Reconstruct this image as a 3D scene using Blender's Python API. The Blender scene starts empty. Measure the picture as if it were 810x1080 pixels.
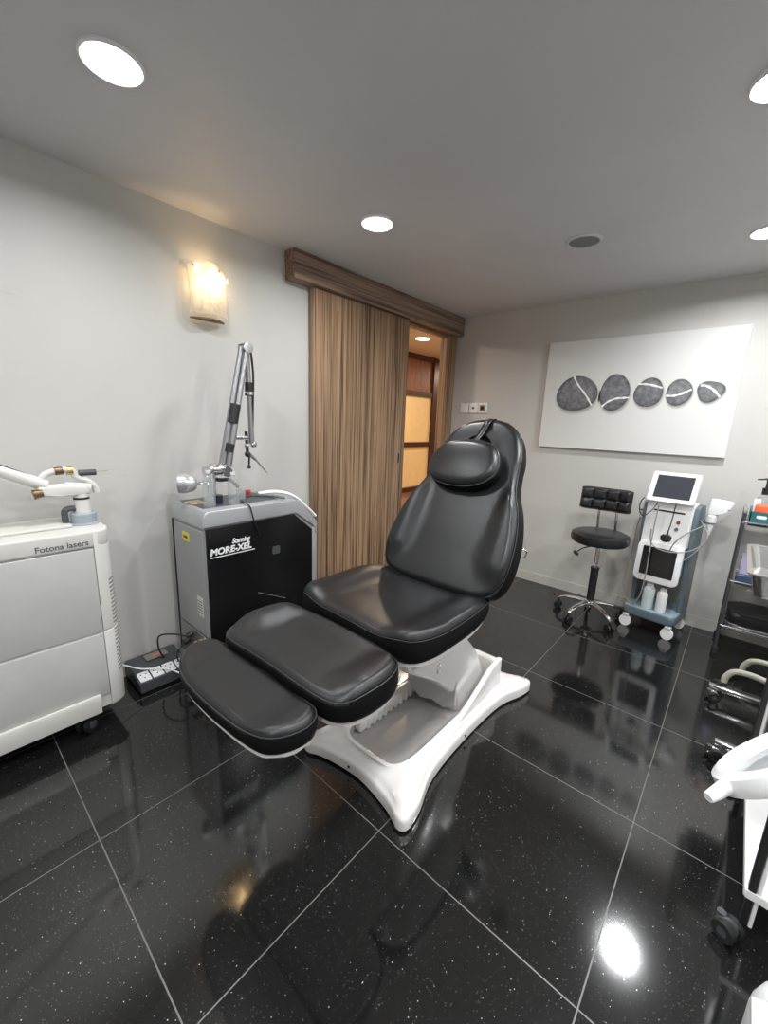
import bpy, bmesh, math, random
from mathutils import Vector, Matrix, Euler
random.seed(4)
SC = bpy.context.scene
COL = SC.collection
PI = math.pi
V = Vector
# room, metres: camera stands over (0,0); floor tiles are 0.6 m
WX, WY, CZ = -2.108, 3.318, 2.182
RX, RY = 1.75, -1.5

# ------------------------------------------------------------------ materials
MATS = {}
def mat(name, col, rough=.5, metal=0., spec=.5, coat=0., emit=None, es=0., bump=None, alpha=None, trans=0., var=None, ior=None):
    if name in MATS: return MATS[name]
    m = bpy.data.materials.new(name); m.use_nodes = True
    nt = m.node_tree; b = nt.nodes['Principled BSDF']
    b.inputs['Base Color'].default_value = (*col, 1)
    b.inputs['Roughness'].default_value = rough
    b.inputs['Metallic'].default_value = metal
    b.inputs['Specular IOR Level'].default_value = spec
    b.inputs['Coat Weight'].default_value = coat
    b.inputs['Coat Roughness'].default_value = .08
    if ior: b.inputs['IOR'].default_value = ior
    if trans: b.inputs['Transmission Weight'].default_value = trans
    if alpha is not None: b.inputs['Alpha'].default_value = alpha
    if emit:
        b.inputs['Emission Color'].default_value = (*emit, 1); b.inputs['Emission Strength'].default_value = es
    tc = nt.nodes.new('ShaderNodeTexCoord')
    # a faint procedural mottling on everything
    n = nt.nodes.new('ShaderNodeTexNoise'); n.inputs['Scale'].default_value = (var[0] if var else 9); n.inputs['Detail'].default_value = 4
    nt.links.new(tc.outputs['Object'], n.inputs['Vector'])
    a = var[1] if var else .04
    mp = nt.nodes.new('ShaderNodeMapRange'); mp.inputs[1].default_value = .3; mp.inputs[2].default_value = .7
    mp.inputs[3].default_value = 1 - a; mp.inputs[4].default_value = 1 + a
    nt.links.new(n.outputs['Fac'], mp.inputs[0])
    mx = nt.nodes.new('ShaderNodeVectorMath'); mx.operation = 'SCALE'; mx.inputs[0].default_value = col
    nt.links.new(mp.outputs[0], mx.inputs['Scale']); nt.links.new(mx.outputs[0], b.inputs['Base Color'])
    if bump:
        n2 = nt.nodes.new('ShaderNodeTexNoise'); n2.inputs['Scale'].default_value = bump[0]; n2.inputs['Detail'].default_value = 3
        nt.links.new(tc.outputs['Object'], n2.inputs['Vector'])
        bp = nt.nodes.new('ShaderNodeBump'); bp.inputs['Strength'].default_value = bump[1]; bp.inputs['Distance'].default_value = .002
        nt.links.new(n2.outputs['Fac'], bp.inputs['Height']); nt.links.new(bp.outputs[0], b.inputs['Normal'])
    MATS[name] = m
    return m

def wood_mat(name, stretch, dark, light, rough=.42):
    m = bpy.data.materials.new(name); m.use_nodes = True
    nt = m.node_tree; b = nt.nodes['Principled BSDF']; b.inputs['Roughness'].default_value = rough
    tc = nt.nodes.new('ShaderNodeTexCoord')
    def layer(scale, sc, detail=3):
        mp = nt.nodes.new('ShaderNodeMapping'); mp.inputs['Scale'].default_value = [s * scale for s in stretch]
        nt.links.new(tc.outputs['Object'], mp.inputs[0])
        n = nt.nodes.new('ShaderNodeTexNoise'); n.inputs['Scale'].default_value = sc; n.inputs['Detail'].default_value = detail
        nt.links.new(mp.outputs[0], n.inputs['Vector']); return n
    a = layer(1, 70, 2); c = layer(1, 190, 2)
    mx = nt.nodes.new('ShaderNodeMath'); mx.operation = 'MULTIPLY_ADD'; mx.inputs[1].default_value = .55; mx.inputs[2].default_value = 0
    nt.links.new(a.outputs['Fac'], mx.inputs[0])
    m2 = nt.nodes.new('ShaderNodeMath'); m2.operation = 'MULTIPLY_ADD'; m2.inputs[1].default_value = .45
    nt.links.new(c.outputs['Fac'], m2.inputs[0]); nt.links.new(mx.outputs[0], m2.inputs[2])
    r = nt.nodes.new('ShaderNodeValToRGB')
    r.color_ramp.elements[0].position = .40; r.color_ramp.elements[0].color = (*dark, 1)
    r.color_ramp.elements[1].position = .60; r.color_ramp.elements[1].color = (*light, 1)
    e = r.color_ramp.elements.new(.5); e.color = (*[(x * .35 + y * .65) for x, y in zip(dark, light)], 1)
    nt.links.new(m2.outputs[0], r.inputs[0]); nt.links.new(r.outputs[0], b.inputs['Base Color'])
    return m

def floor_mat():
    m = bpy.data.materials.new('polished_black_tile'); m.use_nodes = True
    nt = m.node_tree; L = nt.links; b = nt.nodes['Principled BSDF']
    b.inputs['IOR'].default_value = 1.75
    tc = nt.nodes.new('ShaderNodeTexCoord'); sp = nt.nodes.new('ShaderNodeSeparateXYZ'); L.new(tc.outputs['Object'], sp.inputs[0])
    def mth(op, a, v2=None):
        n = nt.nodes.new('ShaderNodeMath'); n.operation = op
        if hasattr(a, 'links'): L.new(a, n.inputs[0])
        else: n.inputs[0].default_value = a
        if v2 is not None:
            if hasattr(v2, 'links'): L.new(v2, n.inputs[1])
            else: n.inputs[1].default_value = v2
        return n.outputs[0]
    def grout(ax, off):
        x = mth('ADD', sp.outputs[ax], off + 60.3)
        x = mth('MODULO', x, .6); x = mth('SUBTRACT', x, .3); x = mth('ABSOLUTE', x)
        return mth('LESS_THAN', x, .0017)
    gx = grout(0, .674); gy = grout(1, -.811)
    g = mth('MAXIMUM', gx, gy)
    def specks(scale, lim, gate):
        v = nt.nodes.new('ShaderNodeTexVoronoi'); v.inputs['Scale'].default_value = scale; L.new(tc.outputs['Object'], v.inputs['Vector'])
        s = mth('LESS_THAN', v.outputs['Distance'], lim)
        c = nt.nodes.new('ShaderNodeSeparateColor'); L.new(v.outputs['Color'], c.inputs[0])
        return mth('MULTIPLY', mth('MULTIPLY', s, mth('GREATER_THAN', c.outputs[0], gate)), c.outputs[1])
    sA = specks(150, .15, .88); sB = specks(330, .22, .86)
    s = mth('ADD', mth('MULTIPLY', sA, .8), mth('MULTIPLY', sB, .3))
    nz = nt.nodes.new('ShaderNodeTexNoise'); nz.inputs['Scale'].default_value = 2.4; nz.inputs['Detail'].default_value = 5; L.new(tc.outputs['Object'], nz.inputs['Vector'])
    base = mth('MULTIPLY_ADD', nz.outputs['Fac'], .006); 
    val = mth('ADD', mth('ADD', mth('MULTIPLY', nz.outputs['Fac'], .008), .004), mth('MULTIPLY', s, 1.1))
    mixc = nt.nodes.new('ShaderNodeMix'); mixc.data_type = 'RGBA'
    L.new(g, mixc.inputs[0])
    cc = nt.nodes.new('ShaderNodeCombineColor'); [L.new(val, cc.inputs[i]) for i in range(3)]
    L.new(cc.outputs[0], mixc.inputs[6]); mixc.inputs[7].default_value = (.11, .11, .105, 1)
    L.new(mixc.outputs[2], b.inputs['Base Color'])
    rn = mth('ADD', mth('MULTIPLY', nz.outputs['Fac'], .06), .06)
    rr = mth('ADD', rn, mth('MULTIPLY', g, .4)); L.new(rr, b.inputs['Roughness'])
    return m

def wall_mat(name, col, scuff=True):
    m = bpy.data.materials.new(name); m.use_nodes = True
    nt = m.node_tree; L = nt.links; b = nt.nodes['Principled BSDF']; b.inputs['Roughness'].default_value = .55
    tc = nt.nodes.new('ShaderNodeTexCoord')
    n = nt.nodes.new('ShaderNodeTexNoise'); n.inputs['Scale'].default_value = 1.6; n.inputs['Detail'].default_value = 6; L.new(tc.outputs['Object'], n.inputs['Vector'])
    r = nt.nodes.new('ShaderNodeValToRGB'); r.color_ramp.elements[0].position = .3; r.color_ramp.elements[1].position = .65
    r.color_ramp.elements[0].color = (*[c * .93 for c in col], 1); r.color_ramp.elements[1].color = (*col, 1)
    L.new(n.outputs['Fac'], r.inputs[0])
    out = r.outputs[0]
    if scuff:
        mp = nt.nodes.new('ShaderNodeMapping'); mp.inputs['Scale'].default_value = (1.5, 1.5, 7); L.new(tc.outputs['Object'], mp.inputs[0])
        n2 = nt.nodes.new('ShaderNodeTexNoise'); n2.inputs['Scale'].default_value = 3.1; n2.inputs['Detail'].default_value = 9; n2.inputs['Roughness'].default_value = .7
        L.new(mp.outputs[0], n2.inputs['Vector'])
        r2 = nt.nodes.new('ShaderNodeValToRGB'); r2.color_ramp.elements[0].position = .66; r2.color_ramp.elements[1].position = .72
        r2.color_ramp.elements[0].color = (1, 1, 1, 1); r2.color_ramp.elements[1].color = (.86, .86, .85, 1)
        L.new(n2.outputs['Fac'], r2.inputs[0])
        mx = nt.nodes.new('ShaderNodeMix'); mx.data_type = 'RGBA'; mx.blend_type = 'MULTIPLY'; mx.inputs[0].default_value = 1
        L.new(out, mx.inputs[6]); L.new(r2.outputs[0], mx.inputs[7]); out = mx.outputs[2]
    L.new(out, b.inputs['Base Color'])
    n3 = nt.nodes.new('ShaderNodeTexNoise'); n3.inputs['Scale'].default_value = 260; L.new(tc.outputs['Object'], n3.inputs['Vector'])
    bp = nt.nodes.new('ShaderNodeBump'); bp.inputs['Strength'].default_value = .12; bp.inputs['Distance'].default_value = .001
    L.new(n3.outputs['Fac'], bp.inputs['Height']); L.new(bp.outputs[0], b.inputs['Normal'])
    return m

def pebble_mat():
    m = bpy.data.materials.new('printed_stone_grey'); m.use_nodes = True
    nt = m.node_tree; L = nt.links; b = nt.nodes['Principled BSDF']; b.inputs['Roughness'].default_value = .7
    tc = nt.nodes.new('ShaderNodeTexCoord')
    n = nt.nodes.new('ShaderNodeTexNoise'); n.inputs['Scale'].default_value = 45; n.inputs['Detail'].default_value = 6; L.new(tc.outputs['Object'], n.inputs['Vector'])
    r = nt.nodes.new('ShaderNodeValToRGB'); r.color_ramp.elements[0].position = .3; r.color_ramp.elements[1].position = .7
    r.color_ramp.elements[0].color = (.11, .112, .12, 1); r.color_ramp.elements[1].color = (.25, .252, .265, 1)
    L.new(n.outputs['Fac'], r.inputs[0])
    at_ = nt.nodes.new('ShaderNodeAttribute'); at_.attribute_name = 'shade'
    mx = nt.nodes.new('ShaderNodeMix'); mx.data_type = 'RGBA'; mx.blend_type = 'MULTIPLY'; mx.inputs[0].default_value = 1
    L.new(r.outputs[0], mx.inputs[6]); L.new(at_.outputs['Color'], mx.inputs[7]); L.new(mx.outputs[2], b.inputs['Base Color'])
    return m

def print_shadow_mat():
    m = bpy.data.materials.new('printed_soft_shadow'); m.use_nodes = True
    nt = m.node_tree; L = nt.links; b = nt.nodes['Principled BSDF']; b.inputs['Roughness'].default_value = .7
    at_ = nt.nodes.new('ShaderNodeAttribute'); at_.attribute_name = 'shade'
    mx = nt.nodes.new('ShaderNodeMix'); mx.data_type = 'RGBA'; mx.blend_type = 'MULTIPLY'; mx.inputs[0].default_value = 1
    mx.inputs[6].default_value = (.66, .66, .635, 1); L.new(at_.outputs['Color'], mx.inputs[7]); L.new(mx.outputs[2], b.inputs['Base Color'])
    return m

def glass_sheet(name, col, mixf, rough=.05):
    m = bpy.data.materials.new(name); m.use_nodes = True
    nt = m.node_tree; L = nt.links; nt.nodes.clear()
    o = nt.nodes.new('ShaderNodeOutputMaterial'); t = nt.nodes.new('ShaderNodeBsdfTransparent'); t.inputs[0].default_value = (*col, 1)
    g = nt.nodes.new('ShaderNodeBsdfGlossy'); g.inputs['Roughness'].default_value = rough
    d = nt.nodes.new('ShaderNodeBsdfTranslucent'); d.inputs[0].default_value = (*col, 1)
    df = nt.nodes.new('ShaderNodeBsdfDiffuse'); df.inputs[0].default_value = (*col, 1)
    f = nt.nodes.new('ShaderNodeLayerWeight'); f.inputs[0].default_value = .12
    a1 = nt.nodes.new('ShaderNodeMixShader'); a1.inputs[0].default_value = .5; L.new(d.outputs[0], a1.inputs[1]); L.new(df.outputs[0], a1.inputs[2])
    a = nt.nodes.new('ShaderNodeMixShader'); a.inputs[0].default_value = mixf; L.new(t.outputs[0], a.inputs[1]); L.new(a1.outputs[0], a.inputs[2])
    c = nt.nodes.new('ShaderNodeMixShader'); fm_ = nt.nodes.new('ShaderNodeMath'); fm_.operation = 'MULTIPLY_ADD'; fm_.inputs[1].default_value = .5; fm_.inputs[2].default_value = .04; L.new(f.outputs['Facing'], fm_.inputs[0]); L.new(fm_.outputs[0], c.inputs[0]); L.new(a.outputs[0], c.inputs[1]); L.new(g.outputs[0], c.inputs[2])
    L.new(c.outputs[0], o.inputs[0]); return m

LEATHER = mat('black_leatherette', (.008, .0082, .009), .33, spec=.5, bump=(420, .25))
LEATHER_SHADE = mat('black_leatherette_shaded_side', (.0045, .0045, .005), .55, spec=.12, bump=(420, .2))  # darker copy of the leatherette: shade put into the colour of cushion sides
PIPE = mat('grey_seam_piping', (.03, .03, .032), .4)
SHELL = mat('white_glossy_shell', (.74, .72, .70), .22, coat=.5)
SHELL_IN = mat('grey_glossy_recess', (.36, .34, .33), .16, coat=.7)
WPLAST = mat('white_plastic', (.78, .78, .77), .35)
IVORY = mat('ivory_painted_metal', (.60, .59, .55), .38)
IVORY2 = mat('pale_ivory_panel', (.47, .465, .44), .42)
IVORY3 = mat('bright_ivory_skirt', (.66, .65, .61), .35)
SILV = mat('silver_grey_paint', (.34, .345, .35), .38, metal=.25)
SILVTOP = mat('silver_grey_top', (.40, .41, .42), .3, metal=.35)
BLKGL = mat('black_gloss_panel', (.004, .004, .005), .28, spec=.35)
BLK = mat('black_plastic', (.012, .012, .013), .4)
DKGREY = mat('dark_grey_plastic', (.06, .065, .07), .45)
CHROME = mat('chrome', (.72, .72, .73), .12, metal=1)
STEEL = mat('brushed_steel', (.55, .55, .54), .26, metal=1)
GREYMET = mat('grey_satin_metal', (.36, .36, .37), .3, metal=.85)
WHITE = mat('white_gloss', (.82, .82, .82), .3)
RUBBER = mat('black_rubber', (.015, .015, .015), .6)
BLUE = mat('blue_grey_plastic', (.115, .155, .18), .35)
BLUEL = mat('pale_blue_grey_plastic', (.22, .29, .33), .35)
SCREEN = mat('dark_screen_glass', (.045, .05, .06), .12, spec=.6)
SCREENB = mat('black_screen_glass', (.004, .004, .005), .15)
YEL = mat('yellow_sticker', (.72, .62, .06), .5)
STICK = mat('pale_sticker', (.6, .6, .57), .5)
INK = mat('dark_ink', (.02, .02, .02), .6)
INKG = mat('grey_ink', (.10, .10, .095), .6)
INKW = mat('white_ink', (.8, .8, .8), .5)
RED = mat('red_plastic', (.55, .03, .03), .35)
GREEN = mat('green_plastic', (.02, .25, .12), .35)
ORANGE = mat('orange_pack', (.75, .12, .04), .4)
TEAL = mat('teal_plastic', (.03, .14, .15), .35)
BEIGE = mat('beige_tube_paint', (.52, .51, .42), .4)
BROWN = mat('brown_brass', (.16, .10, .05), .35, metal=.6)
BRASS = mat('brass', (.55, .40, .18), .3, metal=.9)
LILAC = mat('lilac_packet', (.45, .42, .6), .5)
CLOTH = mat('white_cloth_cover', (.55, .55, .55), .85, bump=(60, .6))
CLEAR = glass_sheet('clear_plastic', (.88, .9, .9), .22)
LENSG = glass_sheet('magnifier_lens', (.75, .77, .78), .35)
SCONCEG = glass_sheet('frosted_sconce_glass', (.97, .93, .87), .42, .15)
ETCH = mat('etched_line', (.45, .40, .33), .5)
BULB = mat('warm_bulb', (1, .8, .5), .5, emit=(1, .70, .34), es=45)
LED = mat('white_led_diffuser', (1, 1, 1), .5, emit=(.88, .94, 1), es=9)
LEDW = mat('warm_led_diffuser', (1, .9, .7), .5, emit=(1, .78, .48), es=12)
WOOD_V = wood_mat('striped_walnut_upright_grain', (1, 1, .012), (.085, .048, .027), (.41, .258, .148))
WOOD_H = wood_mat('striped_walnut_level_grain', (1, .012, 1), (.095, .056, .040), (.31, .205, .145))
MAHOG = wood_mat('red_brown_corridor_wood', (1, 1, .05), (.13, .045, .02), (.26, .10, .045))
DWOOD = mat('dark_corridor_wood', (.055, .022, .014), .35)
YPANEL = mat('yellow_frosted_panel', (.78, .60, .30), .4, emit=(1, .72, .34), es=.12)  # faint glow put into the panel colour
CANVAS = mat('canvas_print_white', (.66, .66, .635), .7, var=(1.5, .03))
PEBBLE = pebble_mat(); PSHADOW = print_shadow_mat()
WALLM = wall_mat('grey_painted_wall', (.555, .545, .515))
CEILM = wall_mat('grey_painted_ceiling', (.60, .595, .605), False)
CORRM = mat('tan_corridor_paint', (.52, .36, .25), .6)
FLOORM = floor_mat()

# ------------------------------------------------------------------ helpers
class MB:
    def __init__(s): s.bm = bmesh.new()
    def box(s, a, b, bevel=0, seg=3, rot=None, taper=None):
        a = V(a); b = V(b); c = (a + b) / 2; d = b - a
        t = bmesh.new(); bmesh.ops.create_cube(t, size=1)
        for v in t.verts: v.co = V((v.co.x * d.x, v.co.y * d.y, v.co.z * d.z))
        if taper:
            for v in t.verts:
                if v.co.z > 0: v.co.x *= taper[0]; v.co.y *= taper[1]
        if bevel: bmesh.ops.bevel(t, geom=t.edges[:], offset=bevel, segments=seg, profile=.5, affect='EDGES')
        if rot: bmesh.ops.transform(t, matrix=rot.to_4x4(), verts=t.verts)
        bmesh.ops.translate(t, vec=c, verts=t.verts); s._join(t); return s
    def _join(s, t):
        me = bpy.data.meshes.new('t'); t.to_mesh(me); t.free(); s.bm.from_mesh(me); bpy.data.meshes.remove(me)
    def cyl(s, p, q, r0, r1=None, n=24, caps=True):
        r1 = r0 if r1 is None else r1; p = V(p); q = V(q); d = q - p
        t = bmesh.new(); bmesh.ops.create_cone(t, cap_ends=caps, segments=n, radius1=r0, radius2=r1, depth=d.length)
        m = d.to_track_quat('Z', 'Y').to_matrix().to_4x4(); m.translation = (p + q) / 2
        bmesh.ops.transform(t, matrix=m, verts=t.verts); s._join(t); return s
    def sphere(s, c, r, sc=(1, 1, 1), n=20, rot=None):
        t = bmesh.new(); bmesh.ops.create_uvsphere(t, u_segments=n, v_segments=n // 2, radius=r)
        for v in t.verts: v.co = V((v.co.x * sc[0], v.co.y * sc[1], v.co.z * sc[2]))
        if rot: bmesh.ops.transform(t, matrix=rot.to_4x4(), verts=t.verts)
        bmesh.ops.translate(t, vec=V(c), verts=t.verts); s._join(t); return s
    def torus(s, c, axis, R, r, n=40, k=10, sc=(1, 1)):
        q = V(axis).to_track_quat('Z', 'Y'); t = bmesh.new(); rows = []
        for i in range(n):
            a = 2 * PI * i / n; row = []
            for j in range(k):
                b = 2 * PI * j / k
                row.append(t.verts.new(q @ V(((R + r * math.cos(b)) * math.cos(a) * sc[0], (R + r * math.cos(b)) * math.sin(a) * sc[1], r * math.sin(b))) + V(c)))
            rows.append(row)
        for i in range(n):
            for j in range(k): t.faces.new((rows[i][j], rows[(i + 1) % n][j], rows[(i + 1) % n][(j + 1) % k], rows[i][(j + 1) % k]))
        s._join(t); return s
    def lathe(s, prof, c=(0, 0, 0), axis=(0, 0, 1), n=32):
        q = V(axis).to_track_quat('Z', 'Y'); t = bmesh.new(); rows = []
        for r, z in prof:
            if r < 1e-6: rows.append([t.verts.new(q @ V((0, 0, z)) + V(c))])
            else: rows.append([t.verts.new(q @ V((r * math.cos(2 * PI * i / n), r * math.sin(2 * PI * i / n), z)) + V(c)) for i in range(n)])
        for a, b in zip(rows, rows[1:]):
            for i in range(n):
                j = (i + 1) % n
                if len(a) == 1 and len(b) == 1: continue
                if len(a) == 1: t.faces.new((a[0], b[i], b[j]))
                elif len(b) == 1: t.faces.new((a[i], a[j], b[0]))
                else: t.faces.new((a[i], a[j], b[j], b[i]))
        s._join(t); return s
    def tube(s, pts, r, n=10, smooth=True, closed=False):
        pts = [V(p) for p in pts]
        if smooth and len(pts) > 2: pts = catmull(pts, 8, closed)
        t = bmesh.new(); rows = []; up = V((0, 0, 1)); N = len(pts)
        prev = None
        for i, p in enumerate(pts):
            if closed: d = pts[(i + 1) % N] - pts[i - 1]
            else: d = pts[min(i + 1, N - 1)] - pts[max(i - 1, 0)]
            d.normalize()
            if prev is None:
                a = d.orthogonal().normalized()
            else:
                a = prev - d * prev.dot(d)
                a = a.normalized() if a.length > 1e-6 else d.orthogonal().normalized()
            prev = a; b = d.cross(a)
            rr = r(i / (N - 1)) if callable(r) else r
            rows.append([t.verts.new(p + (a * math.cos(2 * PI * k / n) + b * math.sin(2 * PI * k / n)) * rr) for k in range(n)])
        for i in range(N if closed else N - 1):
            A = rows[i]; B = rows[(i + 1) % N]
            for k in range(n): t.faces.new((A[k], A[(k + 1) % n], B[(k + 1) % n], B[k]))
        if not closed: t.faces.new(rows[0][::-1]); t.faces.new(rows[-1])
        s._join(t); return s
    def prism(s, outline, origin, U, W, N, th, bevel=0):
        # outline (u,v) in plane U,W extruded along N by th
        origin = V(origin); U = V(U); W = V(W); N = V(N); t = bmesh.new()
        a = [t.verts.new(origin + U * u + W * v) for u, v in outline]
        b = [t.verts.new(origin + U * u + W * v + N * th) for u, v in outline]
        n = len(a); f1 = t.faces.new(a); f2 = t.faces.new(b[::-1])
        for i in range(n): t.faces.new((a[i], b[i], b[(i + 1) % n], a[(i + 1) % n]))
        if bevel:
            es = [e for e in t.edges if (e.verts[0] in a) == (e.verts[1] in a)]
            bmesh.ops.bevel(t, geom=es, offset=bevel, segments=3, profile=.5, affect='EDGES')
        s._join(t); return s
    def build(s, name, m, parent=None, local=False, smooth=True, angle=35):
        bmesh.ops.recalc_face_normals(s.bm, faces=s.bm.faces)
        if parent is not None and not local:
            bmesh.ops.transform(s.bm, matrix=W[parent.name].inverted(), verts=s.bm.verts)
        me = bpy.data.meshes.new(name); s.bm.to_mesh(me); s.bm.free()
        ms = m if isinstance(m, (list, tuple)) else [m]
        for x in ms: me.materials.append(x)
        if smooth:
            for p in me.polygons: p.use_smooth = True
            try: me.set_sharp_from_angle(angle=math.radians(angle))
            except Exception: pass
        o = bpy.data.objects.new(name, me); COL.objects.link(o)
        W[o.name] = W[parent.name].copy() if parent is not None else Matrix()
        if parent is not None: o.parent = parent
        return o
def sst(a, b, x):
    t = max(0, min(1, (x - a) / (b - a))); return t * t * (3 - 2 * t)
W = {}
def catmull(P, k, closed=False):
    out = []; n = len(P)
    for i in range(n if closed else n - 1):
        if closed: p0, p1, p2, p3 = P[i - 1], P[i], P[(i + 1) % n], P[(i + 2) % n]
        else: p0, p1, p2, p3 = P[max(i - 1, 0)], P[i], P[i + 1], P[min(i + 2, n - 1)]
        for j in range(k):
            t = j / k
            out.append(.5 * ((2 * p1) + (p2 - p0) * t + (2 * p0 - 5 * p1 + 4 * p2 - p3) * t * t + (3 * p1 - p0 - 3 * p2 + p3) * t ** 3))
    if not closed: out.append(P[-1].copy())
    return out
def tag(o, label, cat, group=None):
    o['label'] = label; o['category'] = cat
    if group: o['group'] = group
    return o
def thing(name, label, cat, loc, rz=0, group=None):
    o = bpy.data.objects.new(name, None); COL.objects.link(o); o.location = loc; o.rotation_euler = (0, 0, rz)
    o.empty_display_size = .05
    W[o.name] = Matrix.Translation(V(loc)) @ Matrix.Rotation(rz, 4, 'Z')
    return tag(o, label, cat, group)
def struct(o): o['kind'] = 'structure'; return o
def dup(root, loc, label, group=None, rz=None):
    r = root.copy(); COL.objects.link(r); r.location = loc; r['label'] = label
    if rz is not None: r.rotation_euler = (0, 0, rz)
    for ch in list(root.children):
        c = ch.copy(); COL.objects.link(c); c.parent = r
        for g in list(ch.children):
            d = g.copy(); COL.objects.link(d); d.parent = c
    return r
def text(name, s, size, m, parent, org, U, Wv, ext=.0008, shear=0, sx=1, bold=0, align='LEFT'):
    cu = bpy.data.curves.new(name, 'FONT'); cu.body = s; cu.size = size; cu.extrude = ext; cu.shear = shear; cu.offset = bold; cu.align_x = align
    o = bpy.data.objects.new(name, cu); COL.objects.link(o)
    dg = bpy.context.evaluated_depsgraph_get(); me = bpy.data.meshes.new_from_object(o.evaluated_get(dg))
    bpy.data.objects.remove(o); 
    U = V(U).normalized(); Wv = V(Wv).normalized(); N = U.cross(Wv)
    M = Matrix(((U.x, Wv.x, N.x, org[0]), (U.y, Wv.y, N.y, org[1]), (U.z, Wv.z, N.z, org[2]), (0, 0, 0, 1))) @ Matrix.Diagonal((sx, 1, 1, 1))
    if parent is not None: M = W[parent.name].inverted() @ M
    me.transform(M); me.materials.clear(); me.materials.append(m)
    t = bpy.data.objects.new(name, me); COL.objects.link(t); t.parent = parent; W[t.name] = W[parent.name].copy()
    return t
def rrect(x0, y0, x1, y1, r, k=6):
    out = []
    for cx, cy, a0 in ((x1 - r, y1 - r, 0), (x0 + r, y1 - r, PI / 2), (x0 + r, y0 + r, PI), (x1 - r, y0 + r, 1.5 * PI)):
        for i in range(k + 1):
            a = a0 + PI / 2 * i / k; out.append((cx + r * math.cos(a), cy + r * math.sin(a)))
    return out

# ------------------------------------------------------------------ room shell
def shell_box(name, a, b, m): return struct(MB().box(a, b).build(name, m, smooth=False))
def fl(name, a, b, m): return shell_box(name, a, b, m)
fl('floor', (WX - .045, RY - .1, -.08), (RX + .1, WY + .1, 0), FLOORM)
shell_box('ceiling', (WX - .045, RY - .1, CZ), (RX + .1, WY + .1, CZ + .08), CEILM)
shell_box('wall_back', (WX, WY, 0), (RX + .1, WY + .1, CZ), WALLM)
shell_box('wall_right', (RX, RY, 0), (RX + .1, WY, CZ), WALLM)
shell_box('wall_front', (WX - .1, RY - .1, 0), (RX + .1, RY, CZ), WALLM)
D0, D1, DH = 1.90, 3.178, 2.03            # doorway in the left wall
w = MB().box((WX - .045, RY, 0), (WX, D0, CZ)).box((WX - .045, D1, 0), (WX, WY + .1, CZ)).box((WX - .045, D0, DH), (WX, D1, CZ))
struct(w.build('wall_left', WALLM, smooth=False))
shell_box('baseboard_back', (WX, WY - .006, 0), (RX, WY, .075), mat('painted_skirting', (.54, .53, .50), .5))
# corridor seen through the doorway
CX = -3.62
fl('floor_corridor', (CX - .1, 1.5, -.08), (WX - .045, 9, 0), mat('tan_corridor_floor', (.42, .27, .17), .35))
shell_box('ceiling_corridor', (CX - .1, 1.5, CZ + .02), (WX - .045, 9, CZ + .1), mat('cream_corridor_ceiling', (.72, .64, .56), .6))
shell_box('wall_corridor_left', (CX - .1, 1.5, 0), (CX, 9, CZ + .02), CORRM)
shell_box('wall_corridor_right', (WX - .045, WY + .1, 0), (WX + .02, 9, CZ + .02), CORRM)
shell_box('wall_corridor_near', (CX - .1, 1.4, 0), (WX - .045, 1.5, CZ + .02), CORRM)
shell_box('wall_corridor_end', (CX - .1, 9, 0), (WX - .02, 9.1, CZ + .02), CORRM)

# sliding door, its track box and the wooden lining
dr = struct(thing('door_1', '', 'door', (WX + .03, 2.13, 0)))
del dr['label']; del dr['category']
MB().box((WX + .012, 1.672, .008), (WX + .05, 2.592, 2.03), .002, 1).build('door_panel', WOOD_V, dr)
MB().prism(rrect(-.012, -.05, .012, .05, .0115), (WX + .0503, 2.525, 1.0), (0, 1, 0), (0, 0, 1), (1, 0, 0), .002).build('recessed_handle', GREYMET, dr)
MB().prism(rrect(-.006, -.04, .006, .04, .0055), (WX + .0523, 2.525, 1.0), (0, 1, 0), (0, 0, 1), (1, 0, 0), .001).build('handle_slot', BLK, dr)
t1 = struct(MB().box((WX, 1.512, 2.032), (WX + .085, WY, CZ), .002, 1).build('trim_1', WOOD_H))
t2 = struct(MB().box((WX - .0, D1, 0), (WX + .02, WY - .001, 2.031), .002, 1).box((WX - .05, D1 - .012, 0), (WX + .02, D1, 2.03), .001, 1).build('trim_2', WOOD_V))
t3 = struct(MB().box((WX - .05, D0, 2.01), (WX + .008, D1 - .012, 2.03), .001, 1).box((WX - .05, D0, 0), (WX + .0, D0 + .02, 2.01), .001, 1).build('trim_3', WOOD_V))

# corridor cabinet
cb = thing('wall_cabinet', 'dark wood corridor cabinet with two yellow frosted panels seen through the doorway', 'cabinet', (CX, 4.6, 0))
c = MB()
for y in (3.3, 4.05, 5.16): c.box((CX, y - .06, .32), (CX + .07, y + .06, 2.19), .004, 1)
for z in (.34, .98, 1.68, 2.17): c.box((CX, 3.3, z - .035), (CX + .06, 5.16, z + .035), .003, 1)
c.box((CX, 3.3, .3), (CX + .02, 5.16, 2.2)); c.build('frame', DWOOD, cb)
for (ya, yb) in ((3.36, 3.99), (4.11, 5.10)):
    MB().box((CX + .02, ya, .375), (CX + .035, yb, .945), .002, 1).build('frosted_panel', YPANEL, cb)
    MB().box((CX + .02, ya, 1.015), (CX + .035, yb, 1.645), .002, 1).build('frosted_panel', YPANEL, cb)
    MB().box((CX + .02, ya, 1.715), (CX + .035, yb, 2.135), .002, 1).build('wood_panel', MAHOG, cb)
MB().box((CX, 3.24, 0), (CX + .03, 5.22, .3), .003, 1).build('plinth', CORRM, cb)
cd = thing('corridor_door', 'red-brown wooden door beyond the yellow-panelled cabinet', 'door', (CX, 5.75, 0))
MB().box((CX + .0, 5.36, 0), (CX + .05, 6.15, 2.02), .003, 1).build('door_leaf', MAHOG, cd)
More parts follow.
